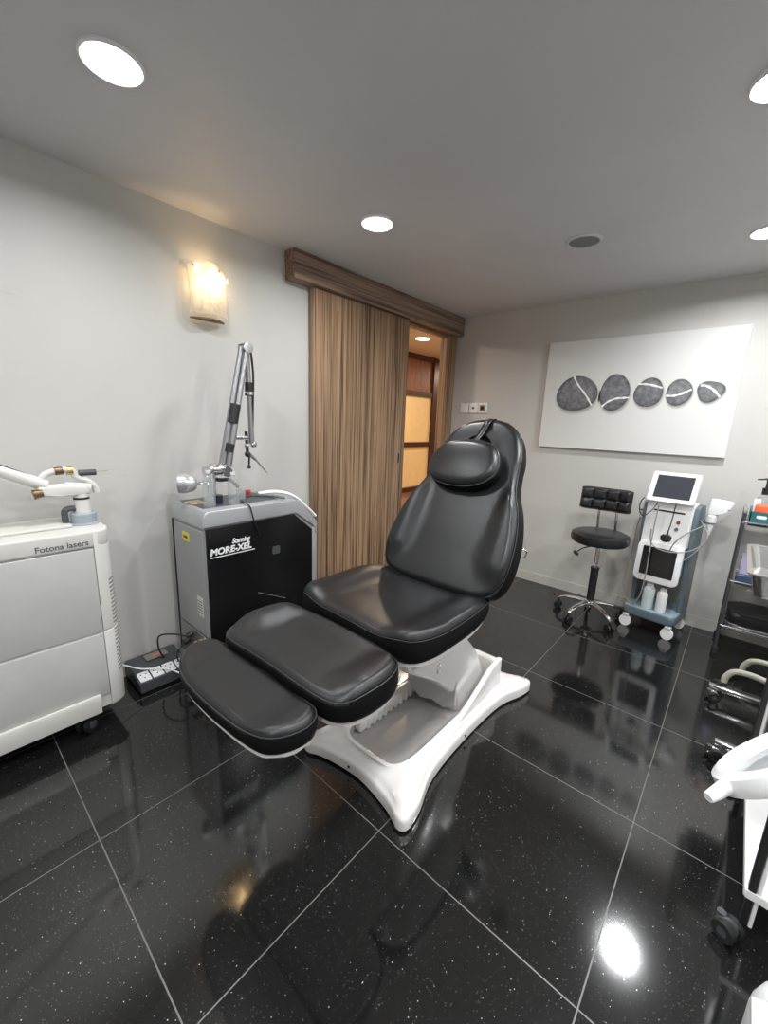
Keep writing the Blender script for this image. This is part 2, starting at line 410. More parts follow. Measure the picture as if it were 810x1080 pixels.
MB().box((CX, 5.25, 0), (CX + .07, 5.36, 2.12)).box((CX, 6.15, 0), (CX + .07, 6.26, 2.12)).box((CX, 5.25, 2.02), (CX + .07, 6.26, 2.12)).build('door_frame', DWOOD, cd)
MB().cyl((CX + .05, 5.45, 1.0), (CX + .1, 5.45, 1.0), .01).cyl((CX + .1, 5.45, 1.0), (CX + .1, 5.57, 1.0), .009).build('door_handle', CHROME, cd)
tag(MB().box((CX + .001, 6.4, 0), (CX + .02, 6.8, 2.0), .002, 1).build('light_slit_strip', mat('glowing_light_slit', (.9, .75, .55), .5, emit=(1, .8, .55), es=1.2)), 'upright glowing strip standing for a slit of warm light at the far end of the corridor', 'panel')  # slit of light put into the strip's own glow, no fixture

# ------------------------------------------------------------------ ceiling fittings
def downlight(x, y, label, r=.072, warm=False, z=CZ, name='downlight', group='round white downlights in the ceiling'):
    t = thing(name, label, 'ceiling light', (x, y, z), 0, group)
    MB().lathe([(r + .007, 0), (r + .006, -.005), (r, -.009), (r - .004, -.004), (r - .004, 0)], (x, y, z)).build('trim_ring', WHITE, t)
    MB().lathe([(r - .004, -.001), (r - .012, -.012), (r - .035, -.018), (0, -.020)], (x, y, z)).build('diffuser', LEDW if warm else LED, t)
    return t
LIGHTS = [(-1.442, .49, 'large round ceiling downlight nearest the camera above the white laser cabinet'),
          (-1.474, 1.578, 'round ceiling downlight before the wooden door track box'),
          (-.082, 1.634, 'round ceiling downlight cut by the right picture edge, the nearer one there'),
          (-.079, 2.697, 'round ceiling downlight at the right picture edge, the farther one, above the picture')]
base = None
for x, y, l in LIGHTS:
    if base is None: base = downlight(x, y, l)
    else: dup(base, (x, y, CZ), l)
for x, y in LIGHTS and [(-1.44, -.6), (-.12, .5), (-.12, -.6), (1.1, .5), (1.1, 1.6), (1.1, 2.68)]:
    dup(base, (x, y, CZ), 'round ceiling downlight outside the view, beside the camera')
def area(name, x, y, z, power, size, col, rot=(0, 0, 0), spread=PI):
    d = bpy.data.lights.new(name, 'AREA'); d.shape = 'DISK'; d.size = size; d.energy = power; d.color = col; d.spread = spread
    o = bpy.data.objects.new(name, d); COL.objects.link(o); o.location = (x, y, z); o.rotation_euler = rot; return o
COOL = (.97, .985, 1)
for x, y in [(a, b) for a, b, _ in LIGHTS] + [(-1.44, -.6), (-.12, .5), (-.12, -.6), (1.1, .5), (1.1, 1.6), (1.1, 2.68)]:
    area('downlight_lamp', x, y, CZ - .024, 8 if x < -1 else 13.5, .13, COOL, spread=math.radians(165))
sp = thing('ceiling_speaker', 'round grey flush ceiling speaker grille beside the far downlight', 'speaker', (-.773, 2.326, CZ))
MB().lathe([(.085, 0), (.083, -.006), (.072, -.009), (.070, -.003), (.070, 0)], (-.773, 2.326, CZ)).build('rim', mat('grey_white_rim', (.6, .6, .6), .5), sp)
MB().lathe([(.070, -.003), (.0, -.006)], (-.773, 2.326, CZ)).build('grille', mat('dark_grey_grille', (.2, .2, .2), .6, bump=(900, 1)), sp)
cl = downlight(-2.9, 3.90, 'warm glowing round ceiling light in the corridor beyond the doorway', .08, True, CZ + .02, 'ceiling_lamp', None)
area('corridor_lamp', -2.9, 3.90, CZ - .01, 20, .14, (1, .80, .60))
area('corridor_lamp', -2.9, 2.6, CZ - .01, 14, .14, (1, .80, .60))
area('corridor_lamp', -2.8, 6.4, CZ - .03, 26, .3, (1, .82, .62))

# ------------------------------------------------------------------ wall sconce
s = thing('wall_sconce', 'lit glass wall sconce with curled etched lines, high on the left wall', 'wall lamp', (WX, 1.03, 1.84))
def sx(y): return WX + .035 + .05 * math.cos((y - 1.035) / .095 * PI / 2)
b = MB(); t = bmesh.new(); rows = []
ny, nz = 24, 20
for i in range(ny + 1):
    u = i / ny; y = .945 + .18 * u; row = []
    for j in range(nz + 1):
        v = j / nz
        zt = 1.955 + .016 * math.sin(u * PI * 1.2); zb = 1.742 + .0 * u
        yy = y + .003 * math.sin(v * 5); row.append(t.verts.new((sx(y), yy, zb + (zt - zb) * v)))
    rows.append(row)
for i in range(ny):
    for j in range(nz): t.faces.new((rows[i][j], rows[i + 1][j], rows[i + 1][j + 1], rows[i][j + 1]))
b._join(t); gl = b.build('glass_shade', SCONCEG, s)
md = gl.modifiers.new('s', 'SOLIDIFY'); md.thickness = .004
og = MB().prism([(p_[0], p_[1]) for p_ in rrect(.918, 1.700, 1.152, 1.975, .03, 6)], (WX + .014, 0, 0), (0, 1, 0), (0, 0, 1), (1, 0, 0), .006, .002).build('clear_backplate', glass_sheet('clear_acrylic', (.985, .985, .98), .03), s)
def et(pts): return [(sx(y) + .006, y, z) for y, z in pts]
MB().tube(et([(.985, 1.86), (.99, 1.80), (.985, 1.765), (.965, 1.755), (.945, 1.768)]), .0012, 6)\
    .tube(et([(1.01, 1.94), (1.012, 1.86), (1.02, 1.80), (1.045, 1.765), (1.075, 1.765), (1.095, 1.775), (1.095, 1.80), (1.075, 1.81), (1.06, 1.79), (1.068, 1.765)]), .0012, 6).build('etched_curl', ETCH, s)
MB().box((WX, .98, 1.78), (WX + .013, 1.09, 1.92), .004).build('back_plate', WHITE, s)
b = MB(); b.prism([(.95, .02), (1.12, .02), (1.115, .036), (1.08, .068), (1.035, .08), (.99, .068), (.955, .036)], (WX + .0, 0, 1.722), (0, 1, 0), (1, 0, 0), (0, 0, 1), .006).build('bottom_tray', BROWN, s)
MB().cyl((WX + .012, 1.055, 1.875), (WX + .03, 1.055, 1.875), .014).build('lamp_holder', WHITE, s)
MB().sphere((WX + .045, 1.055, 1.875), .016, (1.2, 1, 1)).build('bulb', BULB, s)
for y_, z_ in ((.965, 1.945), (1.08, 1.945)): MB().cyl((WX + .0, y_, z_), (sx(y_) + .006, y_, z_), .005).build('fixing_pin', CHROME, s)
pl = bpy.data.lights.new('sconce_bulb_light', 'POINT'); pl.energy = .9; pl.color = (1, .7, .38); pl.shadow_soft_size = .018
po = bpy.data.objects.new('sconce_bulb_light', pl); COL.objects.link(po); po.location = (WX + .062, 1.055, 1.895)

# ------------------------------------------------------------------ picture with five pebbles
pc = thing('canvas_picture', 'wide pale canvas print of five grey striped pebbles in a row on the back wall', 'picture', (-.67, WY, 1.128))
PX0, PX1, PZ0, PZ1 = -1.246, -.090, 1.132, 1.902
MB().box((PX0, WY - .032, PZ0), (PX1, WY - .001, PZ1), .002, 1).build('canvas', CANVAS, pc)
def toP(px, py):   # picture plane lookup from measured corners
    return px, py
PEB = [(-1.010, 1.528, .144, .124, .1, [(-.031, .124), (.0, .07), (.045, .018), (.082, -.03), (.115, -.082)]),
       (-.757, 1.532, .094, .124, 0, [(-.070, -.096), (-.035, -.062), (.014, -.040), (.06, -.036), (.095, -.034)]),
       (-.553, 1.528, .084, .094, -.2, [(-.066, .058), (-.03, .056), (.01, .050), (.074, .030)]),
       (-.385, 1.526, .070, .083, .4, [(-.066, -.018), (-.03, -.020), (.01, -.010), (.064, .018)]),
       (-.226, 1.530, .069, .064, -.3, [(-.052, .038), (-.02, .032), (.015, .008), (.052, -.034)])]
def shaded_disc(name, out, c, off, fun, m, parent, rings=8):
    me = bpy.data.meshes.new(name); n = len(out); vs = []; sh = []; fs = []
    for k in range(1, rings + 1):
        f = k / rings
        for x, z in out: vs.append((x * f, 0, z * f)); sh.append(fun(f, x * f, z * f))
    vs.append((0, 0, 0)); sh.append(fun(0, 0, 0))
    for i in range(n): fs.append(((i + 1) % n, i, len(vs) - 1))
    for k in range(rings - 1):
        for i in range(n): j = (i + 1) % n; fs.append((k * n + i, k * n + j, (k + 1) * n + j, (k + 1) * n + i))
    me.from_pydata(vs, [], fs); ca = me.color_attributes.new('shade', 'FLOAT_COLOR', 'POINT')
    for i, q in enumerate(sh): ca.data[i].color = (q, q, q, 1)
    me.transform(W[parent.name].inverted() @ Matrix.Translation(V((c[0], WY - off, c[1])))); me.materials.append(m)
    o = bpy.data.objects.new(name, me); COL.objects.link(o); o.parent = parent; W[o.name] = W[parent.name].copy(); return o
for ip, (cx, cz, a, bb, ro, vein) in enumerate(PEB):
    out = []; h2 = (.015, .01, .03, .02, .0)[ip]; h3 = (.03, .02, .03, .02, .085)[ip]; ph = (1.0, .5, 2.2, .3, -.9)[ip]
    for i in range(56):
        th = 2 * PI * i / 56; k = 1 + h2 * math.sin(2 * th) + h3 * math.cos(3 * th + ph)
        out.append((a * math.cos(th) * k, bb * math.sin(th) * k))
    so_ = [(x * 1.12, z * 1.16) for x, z in out]
    shaded_disc('printed_shadow', so_, (cx + .004, cz - bb * .12), .0325, lambda f, x, z: 1 - .5 * sst(1.0, .80, f), PSHADOW, pc, 14)
    p = shaded_disc('printed_pebble', out, (cx, cz), .0332, lambda f, x, z, bb=bb: (1 - .45 * sst(.72, 1.0, f)) * (1 - .22 * sst(.2, -1, z / bb)), PEBBLE, pc)
    vv = catmull([V((x, z, 0)) for x, z in vein], 5)
    L = []; R = []
    for i, q in enumerate(vv):
        d = (vv[min(i + 1, len(vv) - 1)] - vv[max(i - 1, 0)]).normalized(); nn = V((-d.y, d.x, 0)); wd = (.0052 + .0014 * math.sin(i * 1.3)) * 1.15
        L.append((q.x + nn.x * wd, q.y + nn.y * wd)); R.append((q.x - nn.x * wd, q.y - nn.y * wd))
    MB().prism(L + R[::-1], (cx, WY - .0336, cz), (1, 0, 0), (0, 0, 1), (0, -1, 0), .0008).build('white_vein', INKW, p)

# wall plates
for i, (x, lab) in enumerate(((-1.958, 'blank white wall plate, left of the three beside the door frame'), (-1.868, 'white wall plate with a small round socket, middle of the three'), (-1.778, 'white wall plate with a brown centre and round outlet, right of the three'))):
    z = 1.425 if i != 2 else 1.425
    t = thing('wall_plate', lab, 'wall socket', (x, WY, z), 0, 'switch plates beside the door frame')
    MB().box((x - .043, WY - .012, z - .043), (x + .043, WY, z + .043), .004, 2).build('plate', WHITE, t)
    if i == 1:
        MB().cyl((x, WY - .016, z), (x, WY - .012, z), .010).build('socket_hole', DKGREY, t)
    if i == 2:
        MB().box((x - .026, WY - .016, z - .026), (x + .026, WY - .012, z + .026), .002, 1).build('brown_insert', mat('tan_insert', (.32, .25, .16), .5), t)
        MB().cyl((x, WY - .019, z), (x, WY - .016, z), .016).build('socket_hole', BLK, t)

# ------------------------------------------------------------------ treatment chair
CXC = -.895
ch = thing('treatment_chair', 'large black padded reclining treatment chair on a white moulded base, centre of the room', 'chair', (CXC, 1.2, 0))
def cushion(name, outline, O, U, Vv, T, R, hfun, parent, mat_=LEATHER, N=112, seam=True, hole=None):
    """smooth padded slab: outline in (u,v), thickness T along the normal"""
    O = V(O); U = V(U).normalized(); Vv = V(Vv).normalized(); Nn = U.cross(Vv)
    P = catmull([V((a, b, 0)) for a, b in outline], 8, True)
    # even spacing
    L = [0]
    for i in range(len(P)): L.append(L[-1] + (P[(i + 1) % len(P)] - P[i]).length)
    pts = []; k = 0
    for i in range(N):
        s_ = L[-1] * i / N
        while L[k + 1] < s_: k += 1
        f = (s_ - L[k]) / max(L[k + 1] - L[k], 1e-9); pts.append(P[k].lerp(P[(k + 1) % len(P)], f))
    us = [p.x for p in pts]; vs = [p.y for p in pts]
    cu = (min(us) + max(us)) / 2; cv = (min(vs) + max(vs)) / 2
    C = V((cu, cv, 0)); hu = (max(us) - min(us)) / 2; hv = (max(vs) - min(vs)) / 2
    # medial target: each point shrinks towards a short spine along the longer axis
    def spine(p):
        if hu > hv: m = hu - hv * .9; return V((max(cu - m, min(cu + m, p.x)), cv, 0))
        m = hv - hu * .9; return V((cu, max(cv - m, min(cv + m, p.y)), 0))
    prof = [('f', 0, 0), ('f', .5, 0), ('a', .012, 0), ('a', .004, .006), ('a', 0, .02)]
    prof += [('a', R * (1 - math.cos(a)), T - R + R * math.sin(a)) for a in [0, .35, .7, 1.05, 1.35, PI / 2]]
    prof += [('f', k_, T) for k_ in (.76, .68, .6, .5, .4, .3, .2, .1, 0)]
    t = bmesh.new(); rows = []
    for kind, q, z in prof:
        row = []
        for p in pts:
            sp_ = spine(p); d = sp_ - p; l = d.length
            fa = min(R / l, .9) if z > 0 else 0
            x = p + d * (min(q / l, .9) if kind == 'a' else 1 - q * (1 - fa) / .85 if z > 0 else 1 - q)
            if kind == 'f' and z == 0 and q == 0: x = sp_
            hh = 0
            if z > T * .6: hh = hfun((x.x - cu) / hu, (x.y - cv) / hv) * min(1, (z - T * .6) / (T * .4))
            row.append(t.verts.new(O + U * x.x + Vv * x.y + Nn * (z + hh)))
        rows.append(row)
    for a, b in zip(rows, rows[1:]):
        for i in range(N): t.faces.new((a[i], a[(i + 1) % N], b[(i + 1) % N], b[i]))
    t.faces.new(rows[0])
    bmesh.ops.remove_doubles(t, verts=t.verts, dist=.0004)
    b = MB(); b._join(t)
    o = b.build(name, [mat_, LEATHER_SHADE], parent, angle=60)
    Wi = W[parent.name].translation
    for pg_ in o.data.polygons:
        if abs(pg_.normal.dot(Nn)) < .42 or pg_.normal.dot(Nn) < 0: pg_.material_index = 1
    if seam:
        sp_pts = []
        for p in pts[::2]:
            x = p; q = (x - C)
            d = spine(p) - p
            x = p + d.normalized() * (R * .12)
            hh = hfun((x.x - cu) / hu, (x.y - cv) / hv) * .6
            sp_pts.append(O + U * x.x + Vv * x.y + Nn * (T - R * .45 + hh))
        MB().tube(sp_pts, .0016, 6, smooth=False, closed=True).build('piping', PIPE, o)
    return o
HW = .292
XA = (1, 0, 0); YA = (0, 1, 0)
# seat
seat_o = [(-.255, .885), (-.29, .95), (-.302, 1.08), (-.30, 1.22), (-.25, 1.36), (-.2, 1.40), (0, 1.41), (.2, 1.40), (.262, 1.36), (.292, 1.22), (.296, 1.08), (.288, .95), (.245, .875), (.12, .862), (0, .868), (-.12, .872)]
hs = lambda u, v: .026 * sst(.45, .8, abs(u)) * sst(1.0, .3, v) - .012 * sst(.3, -.5, v) * 0 + .010 * sst(-.3, -.85, v)
cushion('seat', seat_o, (CXC, 0, .566), XA, YA, .067, .027, hs, ch)
# leg rest
leg_o = [(-.25, .575), (-.278, .63), (-.282, .75), (-.24, .835), (-.15, .858), (0, .862), (.15, .856), (.25, .83), (.292, .76), (.294, .66), (.262, .595), (.2, .575), (.1, .572), (0, .572), (-.1, .568), (-.2, .562)]
hl = lambda u, v: .025 * sst(.5, .85, abs(u)) * sst(-.9, -.2, v) * sst(1.0, .5, abs(v)) + .008 * sst(.5, 1, v)
cushion('leg_rest', leg_o, (CXC, 0, .538), XA, YA, .072, .028, hl, ch)
foot_o = [(-.222, .41), (-.262, .455), (-.255, .515), (-.2, .545), (0, .555), (.18, .555), (.25, .54), (.272, .485), (.242, .415), (.17, .388), (0, .375), (-.14, .382)]
hf = lambda u, v: .014 * sst(.5, .9, abs(u))
cushion('foot_rest', foot_o, (CXC - .028, .020, .524), XA, YA, .052, .024, hf, ch)
# backrest, leaning back
E1 = V((0, .40, .67)).normalized(); BO = V((CXC + .005, 1.385, .605))
NB = V(XA).cross(E1)
back_o = [(-.2, -.005), (-.256, .03), (-.274, .10), (-.274, .21), (-.252, .32), (-.212, .425), (-.192, .52), (-.188, .60), (-.165, .68), (-.105, .745), (0, .768), (.105, .752), (.175, .69), (.212, .60), (.222, .52), (.240, .44), (.28, .35), (.308, .24), (.315, .12), (.292, .035), (.23, -.01), (.1, -.02), (0, -.02), (-.1, -.018)]
def hb(u, v):
    # v -1..1 along the length ; raised side bolsters below, ring above
    y = (v + 1) / 2 * .825
    lim = .60 + .0 * y
    b1 = .026 * sst(lim - .06, lim + .14, abs(u)) * sst(.06, .16, y) * sst(.55, .40, y)
    r = math.hypot(u * .31, (y - .66) * 1.0)
    pit = -.012 * sst(.12, .05, math.hypot(u * .31, y - .63))
    return b1 + pit + .006 * sst(.2, .0, y)
bk = cushion('backrest', back_o, BO + (-NB) * 0, XA, E1, .085, .032, hb, ch)
# open face slot behind the head pillow
cut = MB().prism([(.062 * math.cos(a) , .632 + .05 * math.sin(a)) for a in [2 * PI * i / 24 for i in range(24)]], BO - NB * .1, XA, E1, NB, .35)
cuto = cut.build('cutter', LEATHER_SHADE, None)
bpy.context.view_layer.update()
bm_ = bk.modifiers.new('slot', 'BOOLEAN'); bm_.operation = 'DIFFERENCE'; bm_.object = cuto; bm_.solver = 'EXACT'
bpy.context.view_layer.update()
dg = bpy.context.evaluated_depsgraph_get(); nm = bpy.data.meshes.new_from_object(bk.evaluated_get(dg))
bk.modifiers.clear(); bk.data = nm
for p in nm.polygons: p.use_smooth = True
nm.set_sharp_from_angle(angle=math.radians(50))
bpy.data.objects.remove(cuto)
# head pillow (hangs by its strap: part of the chair)
pil_o = [(a_ * 1.03 + .012, b_ - .037) for a_, b_ in [(-.158, .56), (-.15, .50), (-.10, .452), (0, .436), (.1, .452), (.158, .50), (.165, .56), (.13, .63), (.05, .662), (-.05, .66), (-.12, .63)]]
hp = lambda u, v: .012 * (1 - u * u) * (1 - v * v)
pw = cushion('head_pillow', pil_o, BO + NB * .085 + V((-.02, 0, 0)), XA, E1, .07, .034, hp, ch)
b = MB(); 
for sgn in (-1, 1):
    pts = [BO + XA_ for XA_ in []]
st = [(-.005, .58, .125), (.0, .63, .115), (.01, .69, .100), (.018, .735, .098), (.02, .772, .07), (.02, .777, .02)]
t = bmesh.new(); rr = []
cc = catmull([V(p) for p in st], 6)
for q in cc:
    o_ = BO + V(XA) * q.x + E1 * q.y + NB * q.z
    rr.append((t.verts.new(o_ - V(XA) * .014), t.verts.new(o_ + V(XA) * .014)))
for a, c_ in zip(rr, rr[1:]): t.faces.new((a[0], a[1], c_[1], c_[0]))
b._join(t); sr = b.build('strap', LEATHER, pw); m_ = sr.modifiers.new('s', 'SOLIDIFY'); m_.thickness = .003
# white shells under each cushion
def shell(name, outline, O, U, Vv, z0, z1, inset):
    us = [a for a, _ in outline]; vs = [b_ for _, b_ in outline]; cu = (min(us) + max(us)) / 2; cv = (min(vs) + max(vs)) / 2
    hu = (max(us) - min(us)) / 2; hv = (max(vs) - min(vs)) / 2
    P = catmull([V((a, b_, 0)) for a, b_ in outline], 5, True)
    o2 = [(cu + (p.x - cu) * (1 - inset / hu), cv + (p.y - cv) * (1 - inset / hv)) for p in P]
    Nn = V(U).cross(V(Vv))
    return MB().prism(o2, V(O) + Nn * z0, U, Vv, Nn, z1 - z0, .004).build(name, SHELL, ch)
shell('under_shell', seat_o, (CXC, 0, .566), XA, YA, -.016, 0, .012)
shell('under_shell', leg_o, (CXC, 0, .538), XA, YA, -.014, 0, .012)
shell('under_shell', foot_o, (CXC - .028, .020, .524), XA, YA, -.010, 0, .010)
shell('back_shell', back_o, BO, XA, E1, -.016, 0, .018)
# side release handle & ring
MB().tube([(-.60, 1.53, .80), (-.585, 1.535, .80), (-.582, 1.54, .785), (-.588, 1.53, .765)], .004, 8).cyl((-.62, 1.53, .80), (-.598, 1.53, .80), .007).build('release_lever', CHROME, ch)
MB().torus((-.612, 1.0, .515), (1, .3, 0), .016, .002, 24, 6).build('pull_ring', CHROME, ch)
# frame, hinges
MB().box((-1.06, .62, .488), (-.73, 1.35, .513), .004).cyl((-1.12, .868, .515), (-.67, .868, .515), .014).cyl((-1.1, .545, .49), (-.69, .545, .49), .010).box((-1.03, 1.33, .50), (-.76, 1.48, .60), .01).build('support_frame', SHELL, ch)
# lift column with covers
BXC = -.862
def loft(secs, name, m, parent, bevel=.0):
    t = bmesh.new(); rows = []
    for (x0, y0, x1, y1, z, r) in secs:
        rows.append([t.verts.new((x, y, z if not callable(z) else z(x, y))) for x, y in rrect(x0, y0, x1, y1, r, 5)])
    for a, b_ in zip(rows, rows[1:]):
        n = len(a)
        for i in range(n): t.faces.new((a[i], a[(i + 1) % n], b_[(i + 1) % n], b_[i]))
    t.faces.new(rows[0][::-1]); t.faces.new(rows[-1])
    b = MB(); b._join(t); return b.build(name, m, parent)
loft([(BXC - .12, 1.40, BXC + .11, 1.64, .05, .03), (BXC - .125, 1.36, BXC + .115, 1.62, .16, .03), (BXC - .14, 1.20, BXC + .13, 1.52, .30, .03), (BXC - .15, 1.0, BXC + .14, 1.38, .44, .03), (BXC - .155, .98, BXC + .145, 1.36, .495, .02)], 'lift_cover', SHELL, ch)
MB().box((BXC - .13, 1.02, .495), (BXC + .12, 1.3, .535), .005).build('lift_head', SHELL, ch)
for k in range(5):
    pass
# base plate
def hourglass(x0, x1, y0, y1, pinx, piny, rad=.05):
    cx = (x0 + x1) / 2; cy = (y0 + y1) / 2
    P = [(x0, y0 + .02), (x0 + .03, y0 - .0), (x0 + .10, y0 + piny * .55), (cx, y0 + piny), (x1 - .10, y0 + piny * .55), (x1 - .03, y0), (x1, y0 + .02),
         (x1 - .01, y0 + .10), (x1 - pinx * .8, y0 + .24), (x1 - pinx, cy), (x1 - pinx * .8, y1 - .24), (x1 - .01, y1 - .10), (x1, y1 - .02), (x1 - .03, y1),
         (x1 - .10, y1 - piny * .55), (cx, y1 - piny), (x0 + .10, y1 - piny * .55), (x0 + .03, y1), (x0, y1 - .02), (x0 + .01, y1 - .10), (x0 + pinx * .8, y1 - .24), (x0 + pinx, cy), (x0 + pinx * .8, y0 + .24), (x0 + .01, y0 + .10)]
    return [(p.x, p.y) for p in catmull([V((a, b_, 0)) for a, b_ in P], 4, True)]
def rim_base():
    out = hourglass(-1.112, -.604, .848, 1.862, .065, .05)
    cx, cy = -.86, 1.35
    secs = [(1.0, .010), (1.0, .042), (.988, .051), (.965, .055), (.90, .060), (.885, .066), (.80, .070)]
    t = bmesh.new(); rows = []
    for k, z in secs:
        rows.append([t.verts.new((cx + (x - cx) * (1 - (1 - k) * .8 / .9), cy + (y - cy) * (1 - (1 - k) * .55), z)) for x, y in out])
    n = len(out)
    rx, ry, hx, hy = -.868, 1.29, .142, .33
    def sup(x, y, k):
        a = math.atan2((y - ry) / 2.2, x - rx); c_, s_ = math.cos(a), math.sin(a)
        return (rx + hx * k * math.copysign(abs(c_) ** .35, c_), ry + hy * (1 - (1 - k) * .5) * math.copysign(abs(s_) ** .35, s_) if k > .5 else ry + hy * k * math.copysign(abs(s_) ** .35, s_))
    for k, z in ((1.10, .084), (1.04, .087), (1.0, .082), (.97, .048), (.01, .048)):
        rows.append([t.verts.new((*sup(x, y, k), z)) for x, y in out])
    for a, b_ in zip(rows, rows[1:]):
        for i in range(n): t.faces.new((a[i], a[(i + 1) % n], b_[(i + 1) % n], b_[i]))
    t.faces.new(rows[0][::-1])
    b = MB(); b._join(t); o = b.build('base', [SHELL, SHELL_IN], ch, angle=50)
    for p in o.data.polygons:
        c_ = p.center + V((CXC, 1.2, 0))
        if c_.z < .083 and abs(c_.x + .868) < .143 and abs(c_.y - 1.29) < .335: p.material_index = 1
    return o
rim_base()
for x, y in ((-1.08, .87), (-.64, .87), (-1.08, 1.83), (-.64, 1.83)):
    MB().cyl((x, y, 0), (x, y, .014), .02).build('foot_pad', RUBBER, ch)
# rear housing: rear wall with side gussets
b = MB()
b.box((-1.02, 1.65, .06), (-.70, 1.69, .205), .012)
for x in (-.72, -1.02):
    b.prism([(1.30, .07), (1.695, .07), (1.695, .205), (1.655, .205), (1.60, .19), (1.45, .12)], (x, 0, 0), (0, 1, 0), (0, 0, 1), (1, 0, 0), .022, .004)
b.build('rear_housing', SHELL, ch)
b = MB()
b.box((-1.005, 1.02, .05), (-.965, 1.52, .12), .012)
for k in range(9): b.box((-.97, 1.06 + k * .035, .05), (-.961, 1.078 + k * .035, .105), .004)  # teeth give solid shape to a zigzag shadow edge
b.build('shadow_tooth_strip', SHELL, ch)
b = MB(); b.prism([(-.99, .34), (-.74, .34), (-.735, .12), (-.79, .085), (-.85, .10), (-.91, .075), (-.985, .11)], (0, 1.345, 0), (1, 0, 0), (0, 0, 1), (0, 1, 0), .012, .003).build('grey_apron', mat('soft_grey_apron', (.5, .48, .465), .4), ch)
MB().cyl((-.664, 1.33, .03), (-.672, 1.33, .03), .004).build('bolt', BLK, ch)
MB().cyl((-.9, .893, .03), (-.9, .905, .03), .005).build('bolt', BLK, ch)

# ------------------------------------------------------------------ black and silver laser cabinet
FX, Y0, Y1, H = -1.70, .78, 1.40, .865
BX = -2.03
lm = thing('laser_machine', 'silver-grey laser cabinet with glossy black front against the left wall', 'laser machine', ((FX + BX) / 2, (Y0 + Y1) / 2, 0))
prof = [(Y0 + .004, .09), (Y1, .09), (Y1, .715), (1.275, .845), (1.25, .855), (Y0 + .03, .855), (Y0 + .004, .84)]
MB().prism(prof, (BX, 0, 0), (0, 1, 0), (0, 0, 1), (1, 0, 0), FX - BX - .006, .004).build('housing', SILV, lm)
# top cap following the profile
capo = [(Y0 - .004, .79), (Y0 - .004, .84), (Y0 + .012, .862), (Y0 + .03, .866), (1.262, .866), (1.285, .857), (Y1 + .006, .728), (Y1 + .006, .66), (Y1 - .012, .66), (Y1 - .012, .712), (1.27, .80), (1.25, .797)]
MB().prism(capo, (BX - .004, 0, 0), (0, 1, 0), (0, 0, 1), (1, 0, 0), FX - BX + .008, .006).build('top_cap', SILVTOP, lm)
fr = [(Y0 + .006, .10), (Y1 - .03, .10), (Y1 - .03, .69), (1.255, .79), (Y0 + .006, .786)]
MB().prism(fr, (FX - .006, 0, 0), (0, 1, 0), (0, 0, 1), (1, 0, 0), .008, .002).build('front_panel', BLKGL, lm)
MB().box((FX - .008, Y1 - .03, .1), (FX + .003, Y1 + .002, .70), .003).build('front_edge_trim', SILV, lm)
MB().box((BX + .02, Y0 - .003, .27), (FX - .015, Y0 + .006, .775), .002, 1).build('side_panel', SILV, lm)
MB().box((BX - .012, Y0 + .0, .09), (BX + .002, Y1, .78), .003, 1).build('rear_panel', BLK, lm)
LX = FX + .0025
def ly(y): return y * .9444
def lz(z): return 1.2675 - (1.2675 - z) * .9444
text('lettering', 'Scanning', .034, INKW, lm, (LX, .905, .702), (0, 1, 0), (0, 0, 1), shear=.35, sx=.75, bold=.0009)
text('lettering', 'MORE-XEL', .041, INKW, lm, (LX, .800, .664), (0, 1, 0), (0, 0, 1), shear=.15, sx=1.04, bold=.0016)
MB().box((LX, .80, .651), (LX + .0008, 1.02, .655)).build('lettering_underline', INKW, lm)
# side stickers and connectors
sp_ = MB().box((-1.915, Y0 - .0042, .70), (-1.845, Y0 - .003, .742)).build('warning_sticker', YEL, lm)
text('lettering', 'LASER', .018, INK, lm, (-1.905, Y0 - .0046, .714), (1, 0, 0), (0, 0, 1), sx=.9)
MB().box((-1.80, Y0 - .0042, .36), (-1.745, Y0 - .003, .455)).build('rating_plate', STICK, lm)
for k in range(5): MB().box((-1.795, Y0 - .0048, .375 + k * .014), (-1.75, Y0 - .0042, .379 + k * .014)).build('plate_line', INKG, lm)
MB().box((BX + .02, Y0 - .004, .13), (FX - .02, Y0 + .004, .262), .002, 1).build('connector_panel', GREYMET, lm)
for x_, z_ in ((-1.78, .23), (-1.83, .2), (-1.75, .18)): MB().cyl((x_, Y0 - .004, z_), (x_, Y0 - .021, z_), .012).build('connector', BRASS, lm)
for x_, z_ in ((-1.88, .23), (-1.92, .18)): MB().cyl((x_, Y0 - .004, z_), (x_, Y0 - .03, z_ - .005), .014).build('black_plug', BLK, lm)
# handle on the door side, dim marks on the front
MB().tube([(FX - .05, Y1 + .004, .64), (FX - .05, Y1 + .03, .645), (FX - .05, Y1 + .032, .60), (FX - .05, Y1 + .004, .60)], .006, 8).build('side_handle', CHROME, lm)
MB().prism(rrect(-.022, -.02, .022, .02, .008), (LX - .001, 1.14, .622), (0, 1, 0), (0, 0, 1), (1, 0, 0), .003).build('emblem', DKGREY, lm)
MB().tube([(LX + .001, 1.03, .425), (LX + .001, 1.19, .345)], .002, 6).build('scratch', GREYMET, lm)
MB().box((BX + .02, Y0 + .03, .86), (FX - .06, 1.2, .868), .003).build('top_recess', DKGREY, lm)
MB().box((-1.96, Y0 + .03, .868), (-1.87, Y0 + .10, .8695)).build('top_label', mat('pale_yellow_label', (.6, .52, .3), .5), lm)
